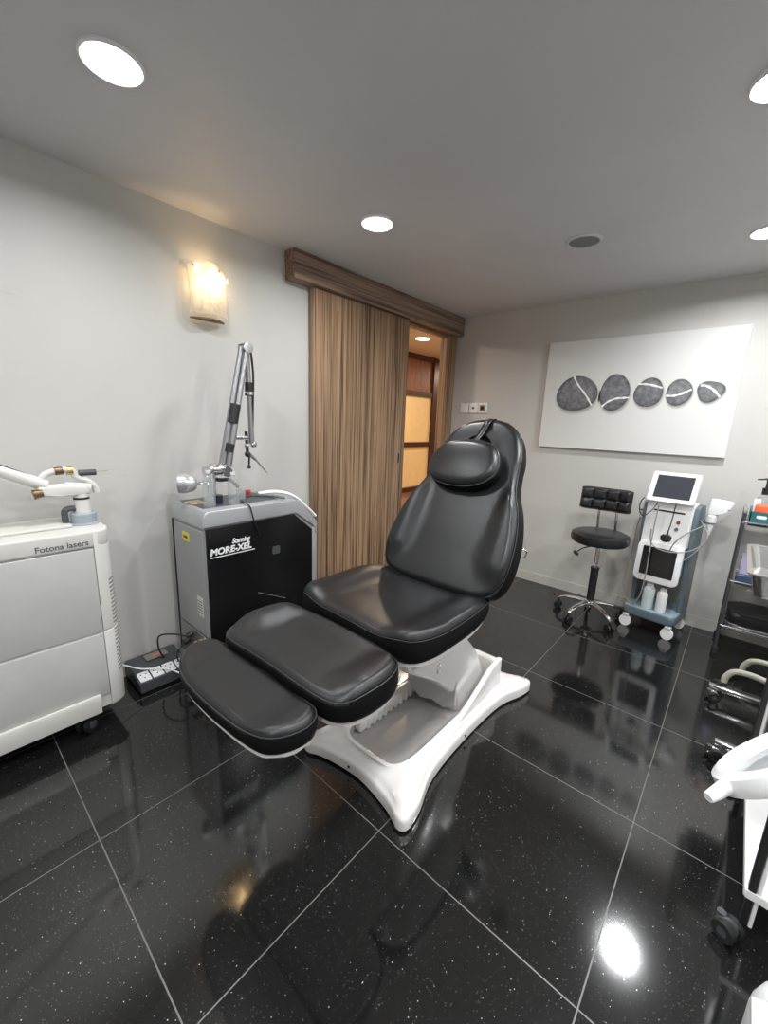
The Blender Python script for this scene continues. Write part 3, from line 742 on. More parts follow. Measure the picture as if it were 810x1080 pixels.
# white wand resting in its sloping holder at the door end
wd = thing('white_handpiece_arm', 'long white curved handle lying over the sloped right end of the laser cabinet top', 'handpiece', (-1.78, 1.28, .868))
b = MB()
pth = catmull([V((-1.90, 1.17, .878)), V((-1.84, 1.24, .89)), V((-1.78, 1.30, .872)), V((-1.74, 1.37, .800)), V((-1.72, 1.405, .757))], 6)
t = bmesh.new(); rows = []
for i, p in enumerate(pth):
    d = (pth[min(i + 1, len(pth) - 1)] - pth[max(i - 1, 0)]).normalized(); sd = V((1, -.2, 0)).normalized(); up = sd.cross(d).normalized()
    wdt = .018 + .012 * math.sin(PI * (i / (len(pth) - 1)))
    rows.append([t.verts.new(p + sd * wdt * math.cos(a) + up * .009 * math.sin(a)) for a in [2 * PI * k / 12 for k in range(12)]])
for a, b2 in zip(rows, rows[1:]):
    for i in range(12): t.faces.new((a[i], a[(i + 1) % 12], b2[(i + 1) % 12], b2[i]))
t.faces.new(rows[0]); t.faces.new(rows[-1][::-1]); b._join(t); b.build('handle_body', WPLAST, wd)
# emergency knob, key and small cable on top
MB().cyl((-1.93, 1.13, .868), (-1.93, 1.13, .885), .012).lathe([(0, .018), (.014, .014), (.016, .004), (.010, 0)], (-1.93, 1.13, .883)).build('emergency_knob', RED, lm)
# articulated arm
A = thing('articulated_arm', 'folded silver articulated laser arm rising above the black-fronted cabinet', 'laser arm', (-1.90, .93, .868))
AX = -1.86
def ay(y): return y * AX / -1.92
def az(z): return 1.2675 - (1.2675 - z) * AX / -1.92
def ap(y, z, dx=0): return V((AX + dx, ay(y), az(z)))
MB().cyl((AX, ay(.93), .866), (AX, ay(.93), .90), .032).cyl((AX, ay(.93), .90), (AX, ay(.93), az(1.0)), .022).build('arm_post', CHROME, A)
MB().sphere(ap(.965, 1.02), .036, (1, 1.6, .8)).cyl(ap(.90, 1.01), ap(1.01, 1.015), .024).cyl(ap(1.0, 1.005, .034), ap(1.0, 1.005, -.034), .024).build('lower_joint', CHROME, A)
MB().tube([ap(.92, .985), ap(.97, .965), ap(1.03, .96), ap(1.07, .92)], .009, 8).build('black_sleeve', BLK, A)
b = MB(); b.cyl(ap(.99, 1.03), ap(1.115, 1.60), .018, .012).cyl(ap(1.012, 1.03, .02), ap(1.135, 1.59, .014), .015, .012); b.build('lower_arm_tube', GREYMET, A)
MB().cyl(ap(1.046, 1.24, .014), ap(1.067, 1.33, .014), .024).build('arm_clamp', BLK, A)
MB().cyl(ap(1.02, 1.10, .014), ap(1.03, 1.14, .014), .022).build('arm_clamp', BLK, A)
MB().cyl(ap(1.137, 1.60, -.03), ap(1.137, 1.60, .03), .024).build('elbow_joint', CHROME, A)
b = MB(); b.cyl(ap(1.142, 1.60, .0), ap(1.150, 1.36, 0), .013).cyl(ap(1.150, 1.36, 0), ap(1.155, 1.14), .011, .014); b.build('upper_arm_tube', GREYMET, A)
MB().tube([ap(1.165, 1.6), ap(1.176, 1.48), ap(1.170, 1.35), ap(1.162, 1.2)], .0055, 8).cyl(ap(1.148, 1.375), ap(1.150, 1.44), .019).build('black_sheath', BLK, A)
MB().cyl(ap(1.150, 1.38), ap(1.150, 1.395), .0205).build('clamp_band', CHROME, A)
b = MB(); b.sphere(ap(1.165, 1.135), .017).sphere(ap(1.125, 1.13), .012).build('wrist_joint', CHROME, A)
b = MB(); b.cyl(ap(1.125, 1.20), ap(1.13, 1.09), .008).sphere(ap(1.13, 1.085), .015).cyl(ap(1.14, 1.08), ap(1.135, 1.02), .005).sphere(ap(1.137, 1.018), .009).build('wrist_link', BLK, A)
MB().cyl(ap(1.14, 1.085), ap(1.18, 1.05), .009, .006).cyl(ap(1.18, 1.05), ap(1.244, .98), .005, .002).build('handpiece_tip', STEEL, A)
MB().cyl(ap(1.06, 1.17, .02), ap(1.12, 1.168, .02), .011).build('cross_link', CHROME, A)
MB().cyl(ap(.93, .958), ap(.85, .955), .007).sphere(ap(.85, .955), .014).build('counterweight_rod', CHROME, A)
MB().lathe([(0, 0), (.020, .002), (.036, .016), (.046, .05), (.046, .075), (0, .08)], ap(.862, .955), ap(.79, .958, -.05) - ap(.862, .955)).build('counterweight', mat('pale_grey_metal', (.5, .5, .5), .3, metal=.6), A)
# bottles on the laser cabinet
def bottle(x, y, z, label, h, r, ribs, group):
    t = thing('clear_bottle', label, 'bottle', (x, y, z), 0, group)
    pr = [(0, 0), (r * .95, 0), (r, .006)]
    for k in range(ribs):
        zz = .012 + (h * .62) * k / ribs; pr += [(r, zz), (r, zz + h * .07), (r * .93, zz + h * .085), (r, zz + h * .1)]
    pr += [(r, h * .66), (r * .8, h * .78), (r * .4, h * .86), (r * .38, h * .93)]
    MB().lathe(pr, (x, y, z), n=24).build('bottle_body', CLEAR, t)
    MB().lathe([(0, h), (r * .42, h), (r * .42, h * .92), (0, h * .92)], (x, y, z), n=20).build('bottle_cap', mat('clear_cap', (.7, .72, .74), .25), t)
    return t
bottle(-1.79, .855, .868, 'ribbed clear plastic bottle on the laser cabinet top, the one nearest its front corner', .165, .027, 5, 'clear containers on the laser cabinet')
bottle(-1.775, .965, .868, 'smooth clear plastic bottle beside the ribbed one on the laser cabinet', .15, .026, 1, 'clear containers on the laser cabinet')
j = thing('small_jar', 'small dark purple jar between the two clear bottles', 'jar', (-1.83, .915, .868))
MB().lathe([(0, 0), (.02, 0), (.021, .004), (.021, .028), (0, .028)], (-1.83, .915, .868)).build('jar_body', mat('dark_purple', (.02, .015, .05), .3), j)
MB().lathe([(0, .028), (.022, .028), (.022, .04), (0, .041)], (-1.83, .915, .868)).build('lid', BLK, j)
cp = tag(MB().lathe([(.022, 0), (.024, .05), (.022, .05), (.020, .003), (0, .003)], (-1.86, 1.05, .869)).build('plastic_cup', CLEAR), 'low clear plastic cup behind the bottles on the laser cabinet', 'cup')
tag(MB().tube([(-1.80, 1.02, .872), (-1.74, 1.0, .875), (-1.70, .995, .872), (-1.688, 1.0, .855), (-1.69, 1.02, .78), (-1.69, 1.045, .72)], .003, 8).build('thin_cable', BLK), 'thin black cable hanging over the front edge of the laser cabinet', 'cable')
tag(MB().tube([(-1.93, 1.02, .872), (-1.90, 1.10, .875), (-1.83, 1.18, .874), (-1.77, 1.20, .874), (-1.73, 1.22, .873)], .004, 8).build('thin_cable', DKGREY), 'short dark cable lying across the laser cabinet top beside the red knob', 'cable')

# ------------------------------------------------------------------ large white laser cabinet at left
GX = -1.785; GB = -2.05; GY0, GY1 = -.35, .452
g = thing('laser_cabinet', 'large ivory white laser cabinet with a grille, cut by the left picture edge', 'laser machine', ((GX + GB) / 2, .05, 0))
out = [(GX, GY0), (GX, GY1 - .055)] + [(GX - .055 + .055 * math.cos(a), GY1 - .055 + .055 * math.sin(a)) for a in [PI / 2 * i / 8 for i in range(1, 9)]] + [(GB, GY1), (GB, GY0)]
b = MB(); b.prism(out, (0, 0, .10), (1, 0, 0), (0, 1, 0), (0, 0, 1), .68, 0).build('housing', IVORY, g)
o2 = [((x + .0062 if x > -1.9 else x), (y + .0062 if y > .2 else y)) for x, y in out]
MB().prism(o2, (0, 0, .772), (1, 0, 0), (0, 1, 0), (0, 0, 1), .063, .009).build('top_lid', IVORY, g)
MB().box((GB, GY0, .835), (GX - .09, .36, .846), .004).build('top_ridge', IVORY, g)
MB().box((GX - .004, GY0, .425), (GX + .006, .396, .768), .004).build('upper_panel', IVORY2, g)
MB().box((GX - .004, GY0, .15), (GX + .006, .396, .419), .004).build('lower_panel', IVORY2, g)
MB().prism([(.078, 0), (.085, .012), (.15, .022), (.165, .018), (.165, 0)], (GX, GY0, 0), (0, 0, 1), (1, 0, 0), (0, 1, 0), .70 + .01, .003).build('bottom_skirt', IVORY3, g)
# corner panels with vent slots
def arc(r, a0, a1, k=8): return [(GX - .055 + (.055 + r) * math.cos(a), GY1 - .055 + (.055 + r) * math.sin(a)) for a in [a0 + (a1 - a0) * i / k for i in range(k + 1)]]
for z0, z1 in ((.10, .425), (.43, .828)):
    o3 = arc(.0072, 0, PI / 2); o4 = arc(-.004, PI / 2, 0)
    MB().prism(o3 + o4, (0, 0, z0), (1, 0, 0), (0, 1, 0), (0, 0, 1), z1 - z0, .003).build('corner_panel', IVORY3, g)
for k in range(24):
    z = .235 + k * .0165 + (.012 if k > 11 else 0)
    a0, a1 = math.radians(38), math.radians(72)
    MB().prism(arc(.0085, a0, a1, 4) + arc(.006, a1, a0, 4), (0, 0, z), (1, 0, 0), (0, 1, 0), (0, 0, 1), .006).build('vent_slot', mat('shaded_slot', (.22, .22, .2), .6), g)
text('lettering', 'Fotona lasers', .029, INKG, g, (GX + .0066, .226, .784), (0, 1, 0), (0, 0, 1), sx=1.0, ext=.0006, bold=.0004)
def castor(name, x, y, parent, rz, R=.034, m1=BLK, m2=DKGREY, top=.10, local=False):
    M_ = Matrix.Rotation(rz, 3, 'Z')
    b = MB()
    for s_ in (-1, 1): b.cyl(V((x, y, R)) + M_ @ V((-.02, s_ * .008, 0)), V((x, y, R)) + M_ @ V((-.02, s_ * .024, 0)), R)
    w_ = b.build(name, m1, parent, local)
    b = MB(); b.cyl(V((x, y, R + .01)), V((x, y, top)), .010).sphere(V((x, y, R)) + M_ @ V((-.016, 0, .004)), R * 1.05, (1, .35, 1))
    b.cyl(V((x, y, R)) + M_ @ V((-.02, -.0255, 0)), V((x, y, R)) + M_ @ V((-.02, .0255, 0)), R * .45)
    b.build('castor_fork', m2, w_, local)
    return w_
castor('castor', -1.83, .33, g, math.radians(130), .034, BLK, DKGREY, .118)
castor('castor', -2.0, .38, g, math.radians(60), .034, BLK, DKGREY, .118)
castor('castor', -1.83, -.28, g, math.radians(90), .034, BLK, DKGREY, .118)
castor('castor', -2.0, -.28, g, math.radians(90), .034, BLK, DKGREY, .118)
# folded arm on the white cabinet
wa = thing('articulated_arm', 'white folded articulated arm with brass joints on the ivory laser cabinet', 'laser arm', (-1.93, .408, .835))
WXA = -1.925
def wp(y, z, dx=0): return V((WXA + dx, y, z))
MB().lathe([(.05, 0), (.05, .004), (.043, .008), (.043, .042), (.040, .046), (0, .046)], (WXA, .408, .835)).build('collar', mat('blue_grey_collar', (.30, .34, .38), .4), wa)
MB().cyl((WXA, .408, .88), (WXA, .408, .955), .026).build('arm_post', IVORY3, wa)
MB().cyl((WXA, .408, .934), (WXA, .408, .942), .027).build('black_band', BLK, wa)
b = MB(); b.prism([(.26, .955), (.28, .995), (.35, 1.0), (.43, .99), (.437, .955), (.40, .945), (.34, .955)], (WXA - .025, 0, 0), (0, 1, 0), (0, 0, 1), (1, 0, 0), .05, .012)
b.cyl(wp(.44, .975), wp(.36, .99), .02, .014).build('joint_block', IVORY3, wa)
MB().cyl(wp(.262, .968, .02), wp(.29, .972, .02), .018, .014).cyl(wp(.335, 1.046), wp(.36, 1.048), .015).build('brown_cap', BROWN, wa)
MB().tube([wp(.285, .985), wp(.30, 1.03), wp(.34, 1.047), wp(.385, 1.047), wp(.40, 1.02), wp(.43, 1.005), wp(.455, .98), wp(.46, .955)], .012, 10).build('looped_tube', IVORY3, wa)
MB().cyl(wp(.372, 1.046), wp(.39, 1.046), .0165).build('brass_ring', BRASS, wa)
MB().cyl(wp(.305, .995), wp(.17, 1.065, .0), .022, .020).cyl(wp(.17, 1.065), wp(-.25, 1.28), .020).build('long_arm_tube', IVORY3, wa)
MB().tube([wp(.29, 1.022, .005), wp(.17, 1.088, .005), wp(-.25, 1.303, .005)], .003, 6, False).build('black_cable', BLK, wa)
MB().cyl(wp(.41, 1.035), wp(.465, 1.035), .012).build('handpiece', DKGREY, wa); MB().cyl(wp(.465, 1.037), wp(.525, 1.040), .0012).build('needle_tip', STEEL, wa)
MB().tube([wp(.35, .845), wp(.35, .89), wp(.37, .90), wp(.39, .895)], .011, 10).build('grey_elbow_hose', DKGREY, wa)

# ------------------------------------------------------------------ power strip + leads
ps = thing('power_strip', 'dark grey power strip with four white sockets on the floor beside the laser cabinet', 'power strip', (-1.97, .665, 0), math.radians(0))
b = MB(); b.prism([(-.098, .012), (.10, .012), (.10, .058), (.0, .082), (-.098, .092)], (-1.995, .535, 0), (1, 0, 0), (0, 0, 1), (0, 1, 0), .228, .006).build('strip_body', DKGREY, ps)
Un = V((.1, 0, -.024)).normalized(); Nn_ = V((.024, 0, .1)).normalized(); SB = V((-1.995 + .058, 0, .0685))
for k in range(4):
    y = .566 + k * .055
    so = MB().prism(rrect(-.026, -.024, .034, .024, .004, 3), V((SB.x, y, SB.z)), Un, (0, 1, 0), Nn_, .004).build('socket_face', WHITE, ps)
    b = MB()
    for (u, v_) in ((.014, 0), (-.008, -.011), (-.008, .011)): b.box(V((SB.x, y + v_, SB.z)) + Un * u + Nn_ * .004 - V((.002, .003, .0012)), V((SB.x, y + v_, SB.z)) + Un * u + Nn_ * .0045 + V((.002, .003, .0012)))
    b.build('pin_hole', INK, so)
MB().box((-2.075, .61, .089), (-2.02, .71, .0945), .001, 1).build('display_window', mat('tan_display', (.22, .2, .18), .3), ps)
text('lettering', '220', .02, mat('red_digit', (.4, .05, .03), .4, emit=(1, .1, .05), es=.5), ps, (-2.04, .645, .0950), (0, 1, 0), (-1, 0, 0), sx=1)
for y in (.545, .735): MB().box((-2.08, y, 0), (-1.91, y + .02, .013)).build('rubber_foot', RUBBER, ps)
tag(MB().tube([(-1.98, .455, .16), (-1.975, .50, .14), (-1.95, .56, .105), (-1.925, .64, .082), (-1.88, .68, .07), (-1.82, .72, .04), (-1.7, .74, .008)], .0035, 8).build('power_lead', WPLAST), 'white lead running from the ivory cabinet across the power strip', 'cable')
tag(MB().tube([(-1.88, .748, .225), (-1.92, .70, .24), (-1.98, .66, .22), (-2.0, .66, .15), (-2.0, .68, .088)], .004, 8).build('power_lead', BLK), 'black lead looping from the laser cabinet connectors to the power strip', 'cable')
tag(MB().tube([(-1.92, .748, .175), (-1.90, .71, .15), (-1.93, .715, .12), (-1.94, .725, .076)], .004, 8).build('power_lead', BLK), 'short black lead low beside the power strip, under the longer black loop', 'cable')

# ------------------------------------------------------------------ black stool with backrest
SX, SY = -.635, 2.94
st_ = thing('stool', 'black padded swivel stool with a small tufted backrest and chrome five-star base', 'stool', (SX, SY, 0))
MB().lathe([(0, .535), (.13, .535), (.162, .540), (.174, .552), (.178, .575), (.172, .600), (.148, .612), (.08, .616), (0, .616)], (SX, SY, 0), n=48).build('seat', LEATHER, st_)
MB().lathe([(0, .52), (.08, .52), (.10, .535), (0, .535)], (SX, SY, 0)).build('seat_plate', BLK, st_)
# tufted backrest, faces the camera
t = bmesh.new(); rows = []
bx0, bx1, bz0, bz1 = SX - .170, SX + .142, .74, .895
NXb, NZb = 48, 24
def tuft(u, v):
    cols, rws = 4, 2
    a = abs(math.sin(PI * u * cols)) ** .35 if 0 < u < 1 else 0
    c_ = abs(math.sin(PI * v * rws)) ** .35 if 0 < v < 1 else 0
    e = min(1, min(u, 1 - u) * 14) ** .5 * min(1, min(v, 1 - v) * 9) ** .5
    return (.012 + .014 * min(a, c_) + .02 * e) * (e * .85 + .15)
RB = Matrix.Rotation(math.radians(-6), 3, 'X') 
def bkp(u, v, d):
    x = (u - .5) * (bx1 - bx0); z = (v - .5) * (bz1 - bz0)
    r_ = min(1, min(u, 1 - u) * 10); z *= .88 + .12 * r_ ** .5
    curve = -.03 * (2 * u - 1) ** 2
    p = V((x, -d + curve, z)); p = RB @ p
    return p + V(((bx0 + bx1) / 2, SY + .10, (bz0 + bz1) / 2))
for side in (1, -1):
    rows = [[t.verts.new(bkp(i / NXb, j_ / NZb, side * tuft(i / NXb, j_ / NZb) if side > 0 else -.5 * tuft(i / NXb, j_ / NZb))) for j_ in range(NZb + 1)] for i in range(NXb + 1)]
    for i in range(NXb):
        for j_ in range(NZb): t.faces.new((rows[i][j_], rows[i + 1][j_], rows[i + 1][j_ + 1], rows[i][j_ + 1]))
bmesh.ops.remove_doubles(t, verts=t.verts, dist=.002)
b = MB(); b._join(t); b.build('backrest', LEATHER, st_, angle=80)
for dx in (-.055, .055): MB().tube([(SX + dx, SY + .06, .528), (SX + dx, SY + .125, .54), (SX + dx, SY + .14, .60), (SX + dx, SY + .125, .68), (SX + dx, SY + .115, .78)], .008, 8).build('back_support', CHROME, st_)
MB().cyl((SX, SY, .36), (SX, SY, .525), .014).build('gas_piston', CHROME, st_)
MB().cyl((SX, SY, .11), (SX, SY, .36), .025).cyl((SX, SY, .355), (SX, SY, .365), .029).build('column_sleeve', BLK, st_)
MB().tube([(SX - .02, SY - .02, .515), (SX - .07, SY - .07, .50), (SX - .10, SY - .09, .475)], .004, 8).sphere((SX - .108, SY - .097, .462), .013, (1.6, 1, 1), rot=Matrix.Rotation(math.radians(40), 3, 'Y')).build('height_lever', BLK, st_)
MB().lathe([(0, .085), (.036, .085), (.04, .1), (.036, .125), (.028, .13), (0, .13)], (SX, SY, 0)).build('base_hub', CHROME, st_)
for k in range(5):
    a = math.radians(177 + 72 * k); d = V((math.cos(a), math.sin(a), 0)); n_ = V((-d.y, d.x, 0)); c0 = V((SX, SY, 0))
    b = MB(); t = bmesh.new(); rows = []
    for q, zz, ww, hh in ((.02, .112, .020, .013), (.08, .113, .018, .012), (.15, .104, .015, .010), (.20, .085, .012, .008), (.215, .072, .010, .006)):
        p = c0 + d * q + V((0, 0, zz)); rows.append([t.verts.new(p + n_ * ww * math.cos(x_) + V((0, 0, hh * math.sin(x_)))) for x_ in [2 * PI * m_ / 10 for m_ in range(10)]])
    for A_, B_ in zip(rows, rows[1:]):
        for i in range(10): t.faces.new((A_[i], A_[(i + 1) % 10], B_[(i + 1) % 10], B_[i]))
    t.faces.new(rows[0]); t.faces.new(rows[-1][::-1]); b._join(t); lg = b.build('star_leg', CHROME, st_)
    e_ = c0 + d * .208
    w_ = MB()
    for s_ in (-1, 1): w_.cyl(e_ + n_ * s_ * .006 + V((0, 0, .024)), e_ + n_ * s_ * .02 + V((0, 0, .024)), .024)
    w_.cyl(e_ + V((0, 0, .03)), e_ + V((0, 0, .075)), .007).build('castor', BLK, lg)

# ------------------------------------------------------------------ facial machine
FMX, FMY, FR = -.281, 3.125, math.radians(-8)
FMS = (.89, .9, .968)
fm = thing('facial_machine', 'white and blue-grey facial machine on castors with a tilted screen, against the back wall', 'facial machine', (FMX, FMY, 0), FR)
fm.scale = FMS; W[fm.name] = W[fm.name] @ Matrix.Diagonal((*FMS, 1))
def FB(): return MB()
def fbuild(b, name, m, parent=None, **k): return b.build(name, m, parent or fm, local=True, **k)
# local frame: x right, y back, z up; front at y=-.15
b = FB(); b.prism(rrect(-.165, -.17, .165, .17, .04), (0, 0, .095), (1, 0, 0), (0, 1, 0), (0, 0, 1), .055, .012); fbuild(b, 'base_tray', BLUE)
b = FB(); b.torus((0, 0, .155), (0, 0, 1), 1, .006, 4, 4) if False else b.prism(rrect(-.16, -.165, .16, .165, .038), (0, 0, .148), (1, 0, 0), (0, 1, 0), (0, 0, 1), .006, .002); fbuild(b, 'tray_deck', BLUEL)
for s_ in (-1, 1):
    x0 = s_ * .15
    b = FB(); b.prism([(-.02, .12), (.15, .12), (.13, .80), (.10, .87), (.0, .88), (-.075, .86), (-.09, .80), (-.06, .5)], (x0 - .014, 0, 0), (0, 1, 0), (0, 0, 1), (1, 0, 0), .028, .008)
    fbuild(b, 'side_panel', BLUE)
b = FB(); b.box((-.135, -.02, .36), (.135, .14, .86), .01); fbuild(b, 'rear_body', BLUEL)
TL = math.radians(6)
fy = lambda z: -.135 + (z - .38) * .06
b = FB(); b.prism([(fy(.60), .60), (fy(.875), .875), (.02, .885), (.02, .60)], (-.138, 0, 0), (0, 1, 0), (0, 0, 1), (1, 0, 0), .276, .008); fbuild(b, 'upper_front_panel', WPLAST)
b = FB(); b.prism(rrect(-.138, 0, .138, .262, .03), (0, fy(.35), .35), (1, 0, 0), (0, .06, 1), (0, -1, .06), .022, .006); sc_ = fbuild(b, 'lower_screen_frame', WHITE)
b = FB(); b.prism(rrect(-.103, .042, .103, .232, .006), (0, fy(.35) - .0225, .352), (1, 0, 0), (0, .06, 1), (0, -1, .06), .003); fbuild(b, 'lower_screen', SCREENB, sc_)
b = FB(); b.box((-.13, -.10, .40), (.13, .02, .62), .01); fbuild(b, 'inner_body', BLUEL)
b = FB(); b.box((-.088, fy(.825) - .003, .818), (.095, fy(.825) + .004, .828)); fbuild(b, 'card_slot', BLK)
for z, m_, x in ((.762, RED, .068), (.718, GREEN, .064)):
    b = FB(); b.cyl((x, fy(z) + .002, z), (x, fy(z) - .005, z), .011); k = fbuild(b, 'jack_ring', DKGREY); b = FB(); b.cyl((x, fy(z) - .005, z), (x, fy(z) - .008, z), .007); fbuild(b, 'jack_cap', m_, k)
b = FB(); b.prism(rrect(-.02, .0, .02, .05, .018), (-.075, fy(.70) - .002, .64), (1, 0, 0), (0, .06, 1), (0, -1, 0), .001); fbuild(b, 'panel_mark', STICK)
# screen
SU = V((0, .45, 1)).normalized(); SN = V((1, 0, 0)).cross(SU) * 1
b = FB(); b.prism(rrect(-.136, 0, .142, .198, .008), V((0, -.135, .878)), (1, 0, 0), SU, SN, .024, .004); tp = fbuild(b, 'monitor', WHITE)
b = FB(); b.prism(rrect(-.104, .026, .112, .176, .003), V((0, -.135, .878)) + SN * .0242, (1, 0, 0), SU, SN, .0015); fbuild(b, 'screen', SCREEN, tp)
b = FB(); b.cyl((0, -.05, .86), (0, -.08, .95), .02); fbuild(b, 'monitor_stem', BLUEL)
# castors: white discs
for x in (-.135, .135):
    for y in (-.14, .13):
        b = FB()
        b.cyl((x - .012, y - .02, .038), (x + .012, y - .022, .038), .038) if False else b.cyl((x, y - .032, .038), (x, y - .008, .038), .038)
        w_ = fbuild(b, 'castor', WHITE)
        b = FB(); b.torus((x, y - .020, .038), (0, 1, 0), .033, .005, 28, 8).cyl((x, y, .03), (x, y, .097), .010).box((x - .02, y - .034, .068), (x + .02, y + .012, .088), .006); fbuild(b, 'castor_fork', mat('pale_grey_plastic', (.5, .5, .5), .4), w_)
# holders for the wands
b = FB(); b.tube([(-.15, -.02, .80), (-.175, -.03, .80)], .010, 8, False).torus((-.185, -.035, .80), (0, 0, 1), .016, .004, 20, 6); fbuild(b, 'wand_holder', BLUE)
b = FB(); b.tube([(.15, 0, .78), (.20, -.01, .78)], .012, 8, False).torus((.222, -.015, .78), (0, 0, 1), .024, .005, 20, 6); fbuild(b, 'handpiece_holder', BLUE)
FMW = W[fm.name]
def fw_(x, y, z): return FMW @ V((x, y, z))
w1 = thing('slim_wand', 'slim white wand hanging at the left side of the facial machine', 'handpiece', fw_(-.185, -.035, .75))
MB().lathe([(0, .0), (.010, 0), (.013, .02), (.013, .05), (.016, .055), (.016, .075), (.013, .08), (.012, .12), (0, .125)], fw_(-.185, -.035, .745)).build('wand_body', WPLAST, w1)
MB().tube([fw_(-.185, -.035, .748), fw_(-.195, -.05, .68), fw_(-.20, -.05, .50), fw_(-.215, -.06, .30), fw_(-.19, -.10, .20), fw_(-.13, -.14, .165), fw_(-.09, -.16, .175)], .0035, 8).build('wand_cord', mat('grey_cord', (.25, .25, .25), .5), w1)
w2 = thing('large_handpiece', 'large white pistol-shaped handpiece hooked at the right side of the facial machine', 'handpiece', fw_(.222, -.015, .76))
HO = fw_(.222, -.015, 0); HO.z = -.04
MB().lathe([(0, 0), (.008, 0), (.012, .02), (.017, .06), (.019, .075), (.026, .08), (.028, .12), (.024, .125)], HO + V((0, 0, .72)), n=24).build('handle', WPLAST, w2)
b = MB(); b.prism([(-.024, 0), (.020, 0), (.034, .022), (.060, .038), (.078, .042), (.088, .082), (.078, .092), (0, .10), (-.016, .096)], HO + V((0, .022, .842)), (1, 0, 0), (0, 0, 1), (0, -1, 0), .045, .008).build('head', WHITE, w2)
MB().tube([HO + V((-.0, 0, .722)), HO + V((-.01, -.02, .66)), HO + V((-.10, -.06, .54)), HO + V((-.16, -.10, .60)), HO + V((-.12, -.11, .70)), HO + V((-.03, -.07, .78))], .004, 8).build('handpiece_cord', mat('grey_cord', (.25, .25, .25), .5), w2)
# loose leads
tag(MB().tube([fw_(.045, -.150, .885), fw_(.043, -.158, .85), fw_(.038, -.162, .76), fw_(.030, -.166, .70)], .003, 8).build('black_lead', BLK), 'black lead dangling from the screen of the facial machine down to a plug', 'cable')
pg = thing('power_plug', 'black mains plug hanging on the front of the facial machine', 'plug', fw_(.028, -.17, .655))
b = MB(); b.prism([(-.030, .012), (-.026, -.012), (-.01, -.022), (.01, -.022), (.026, -.012), (.030, .012), (.018, .024), (-.018, .024)], fw_(.028, -.172, .662), (1, -.1, 0), (0, 0, 1), (0, -1, 0), .022, .004).build('plug_body', BLK, pg)
MB().cyl(fw_(.029, -.166, .68), fw_(.030, -.166, .705), .007, .004).build('cord_grip', BLK, pg)
tag(MB().tube([fw_(-.145, -.165, .90), fw_(-.17, -.15, .86), fw_(-.175, -.12, .80), fw_(-.13, -.17, .78), fw_(-.08, -.18, .83), fw_(-.06, -.16, .88)], .003, 8).build('black_lead', BLK), 'black lead looped at the upper left of the facial machine below the screen', 'cable')
tag(MB().tube([fw_(-.05, -.155, .885), fw_(-.055, -.165, .75), fw_(-.052, -.178, .55), fw_(-.05, -.185, .38), fw_(-.065, -.18, .24), fw_(-.10, -.17, .17)], .0035, 8).build('grey_lead', mat('grey_cord', (.25, .25, .25), .5)), 'grey lead hanging down the middle of the facial machine over its black screen', 'cable')
tag(MB().tube([fw_(-.075, -.146, .70), fw_(-.06, -.165, .62), fw_(.0, -.185, .585), fw_(.10, -.18, .585), fw_(.19, -.13, .62), fw_(.235, -.09, .70), fw_(.20, -.06, .76), fw_(.17, -.02, .78)], .0035, 8).build('grey_lead', mat('grey_cord', (.25, .25, .25), .5)), 'grey lead sweeping across the facial machine to its right-hand handpiece holder', 'cable')
# two bottles in the tray
for x, hgt, rad, m_, lab in ((-.030, .165, .033, mat('pale_bottle', (.62, .68, .70), .25), 'translucent pale bottle in the tray of the facial machine, the left one'), (.055, .15, .029, WHITE, 'white bottle in the tray of the facial machine, the right one')):
    p = fw_(x, -.10, .154); t = thing('bottle', lab, 'bottle', p, 0, 'bottles in the facial machine tray')
    MB().lathe([(0, 0), (rad * .95, 0), (rad, .005), (rad, hgt * .78), (rad * .85, hgt * .86), (rad * .5, hgt * .88), (0, hgt * .88)], p).build('bottle_body', m_, t)
    MB().lathe([(0, hgt * .86), (rad * .62, hgt * .86), (rad * .6, hgt), (0, hgt)], p).build('bottle_cap', WHITE, t)

# ------------------------------------------------------------------ steel shelf trolley by the back wall
TX0, TX1, TY0, TY1 = .056, .60, 2.985, 3.27
tr = thing('shelf_trolley', 'steel three-tier shelf trolley with slim dark posts at the right against the back wall', 'trolley', ((TX0 + TX1) / 2, 3.13, 0))
for x in (TX0, TX1):
    for y in (TY0 + .01, TY1 - .01):
        MB().cyl((x, y, .02), (x, y, .86), .0085).build('post', mat('dark_satin_metal', (.14, .14, .15), .3, metal=.8), tr)
        MB().cyl((x, y, 0), (x, y, .035), .016).build('rubber_foot', RUBBER, tr)
for z in (.17, .445, .79):
    b = MB(); b.box((TX0, TY0, z - .004), (TX1, TY1, z), .001, 1)
    b.cyl((TX0, TY0, z + .012), (TX1, TY0, z + .012), .006).cyl((TX0, TY1, z + .012), (TX1, TY1, z + .012), .006).cyl((TX0, TY0, z + .012), (TX0, TY1, z + .012), .006)
    b.build('shelf', CHROME, tr)
MB().cyl((TX0, TY0, .86), (TX0, TY1, .86), .008).build('top_rail', CHROME, tr)
bn = thing('teal_bin', 'teal plastic tray on the top shelf of the steel trolley', 'tray', (.2, 3.1, .79))
b = MB(); b.box((.076, 3.0, .792), (.36, 3.005, .865)).box((.076, 3.24, .792), (.36, 3.245, .865)).box((.076, 3.0, .792), (.081, 3.245, .865)).box((.355, 3.0, .792), (.36, 3.245, .865)).box((.076, 3.0, .792), (.36, 3.245, .796)).build('tray_body', TEAL, bn)
MB().prism(rrect(-.022, -.009, .022, .009, .008), (.125, 2.9995, .838), (1, 0, 0), (0, 0, 1), (0, -1, 0), .001).build('oval_label', WHITE, bn)
tag(MB().box((.092, 3.02, .797), (.30, 3.09, .902), .01).build('orange_packet', ORANGE), 'orange packet standing in the teal tray', 'packet')
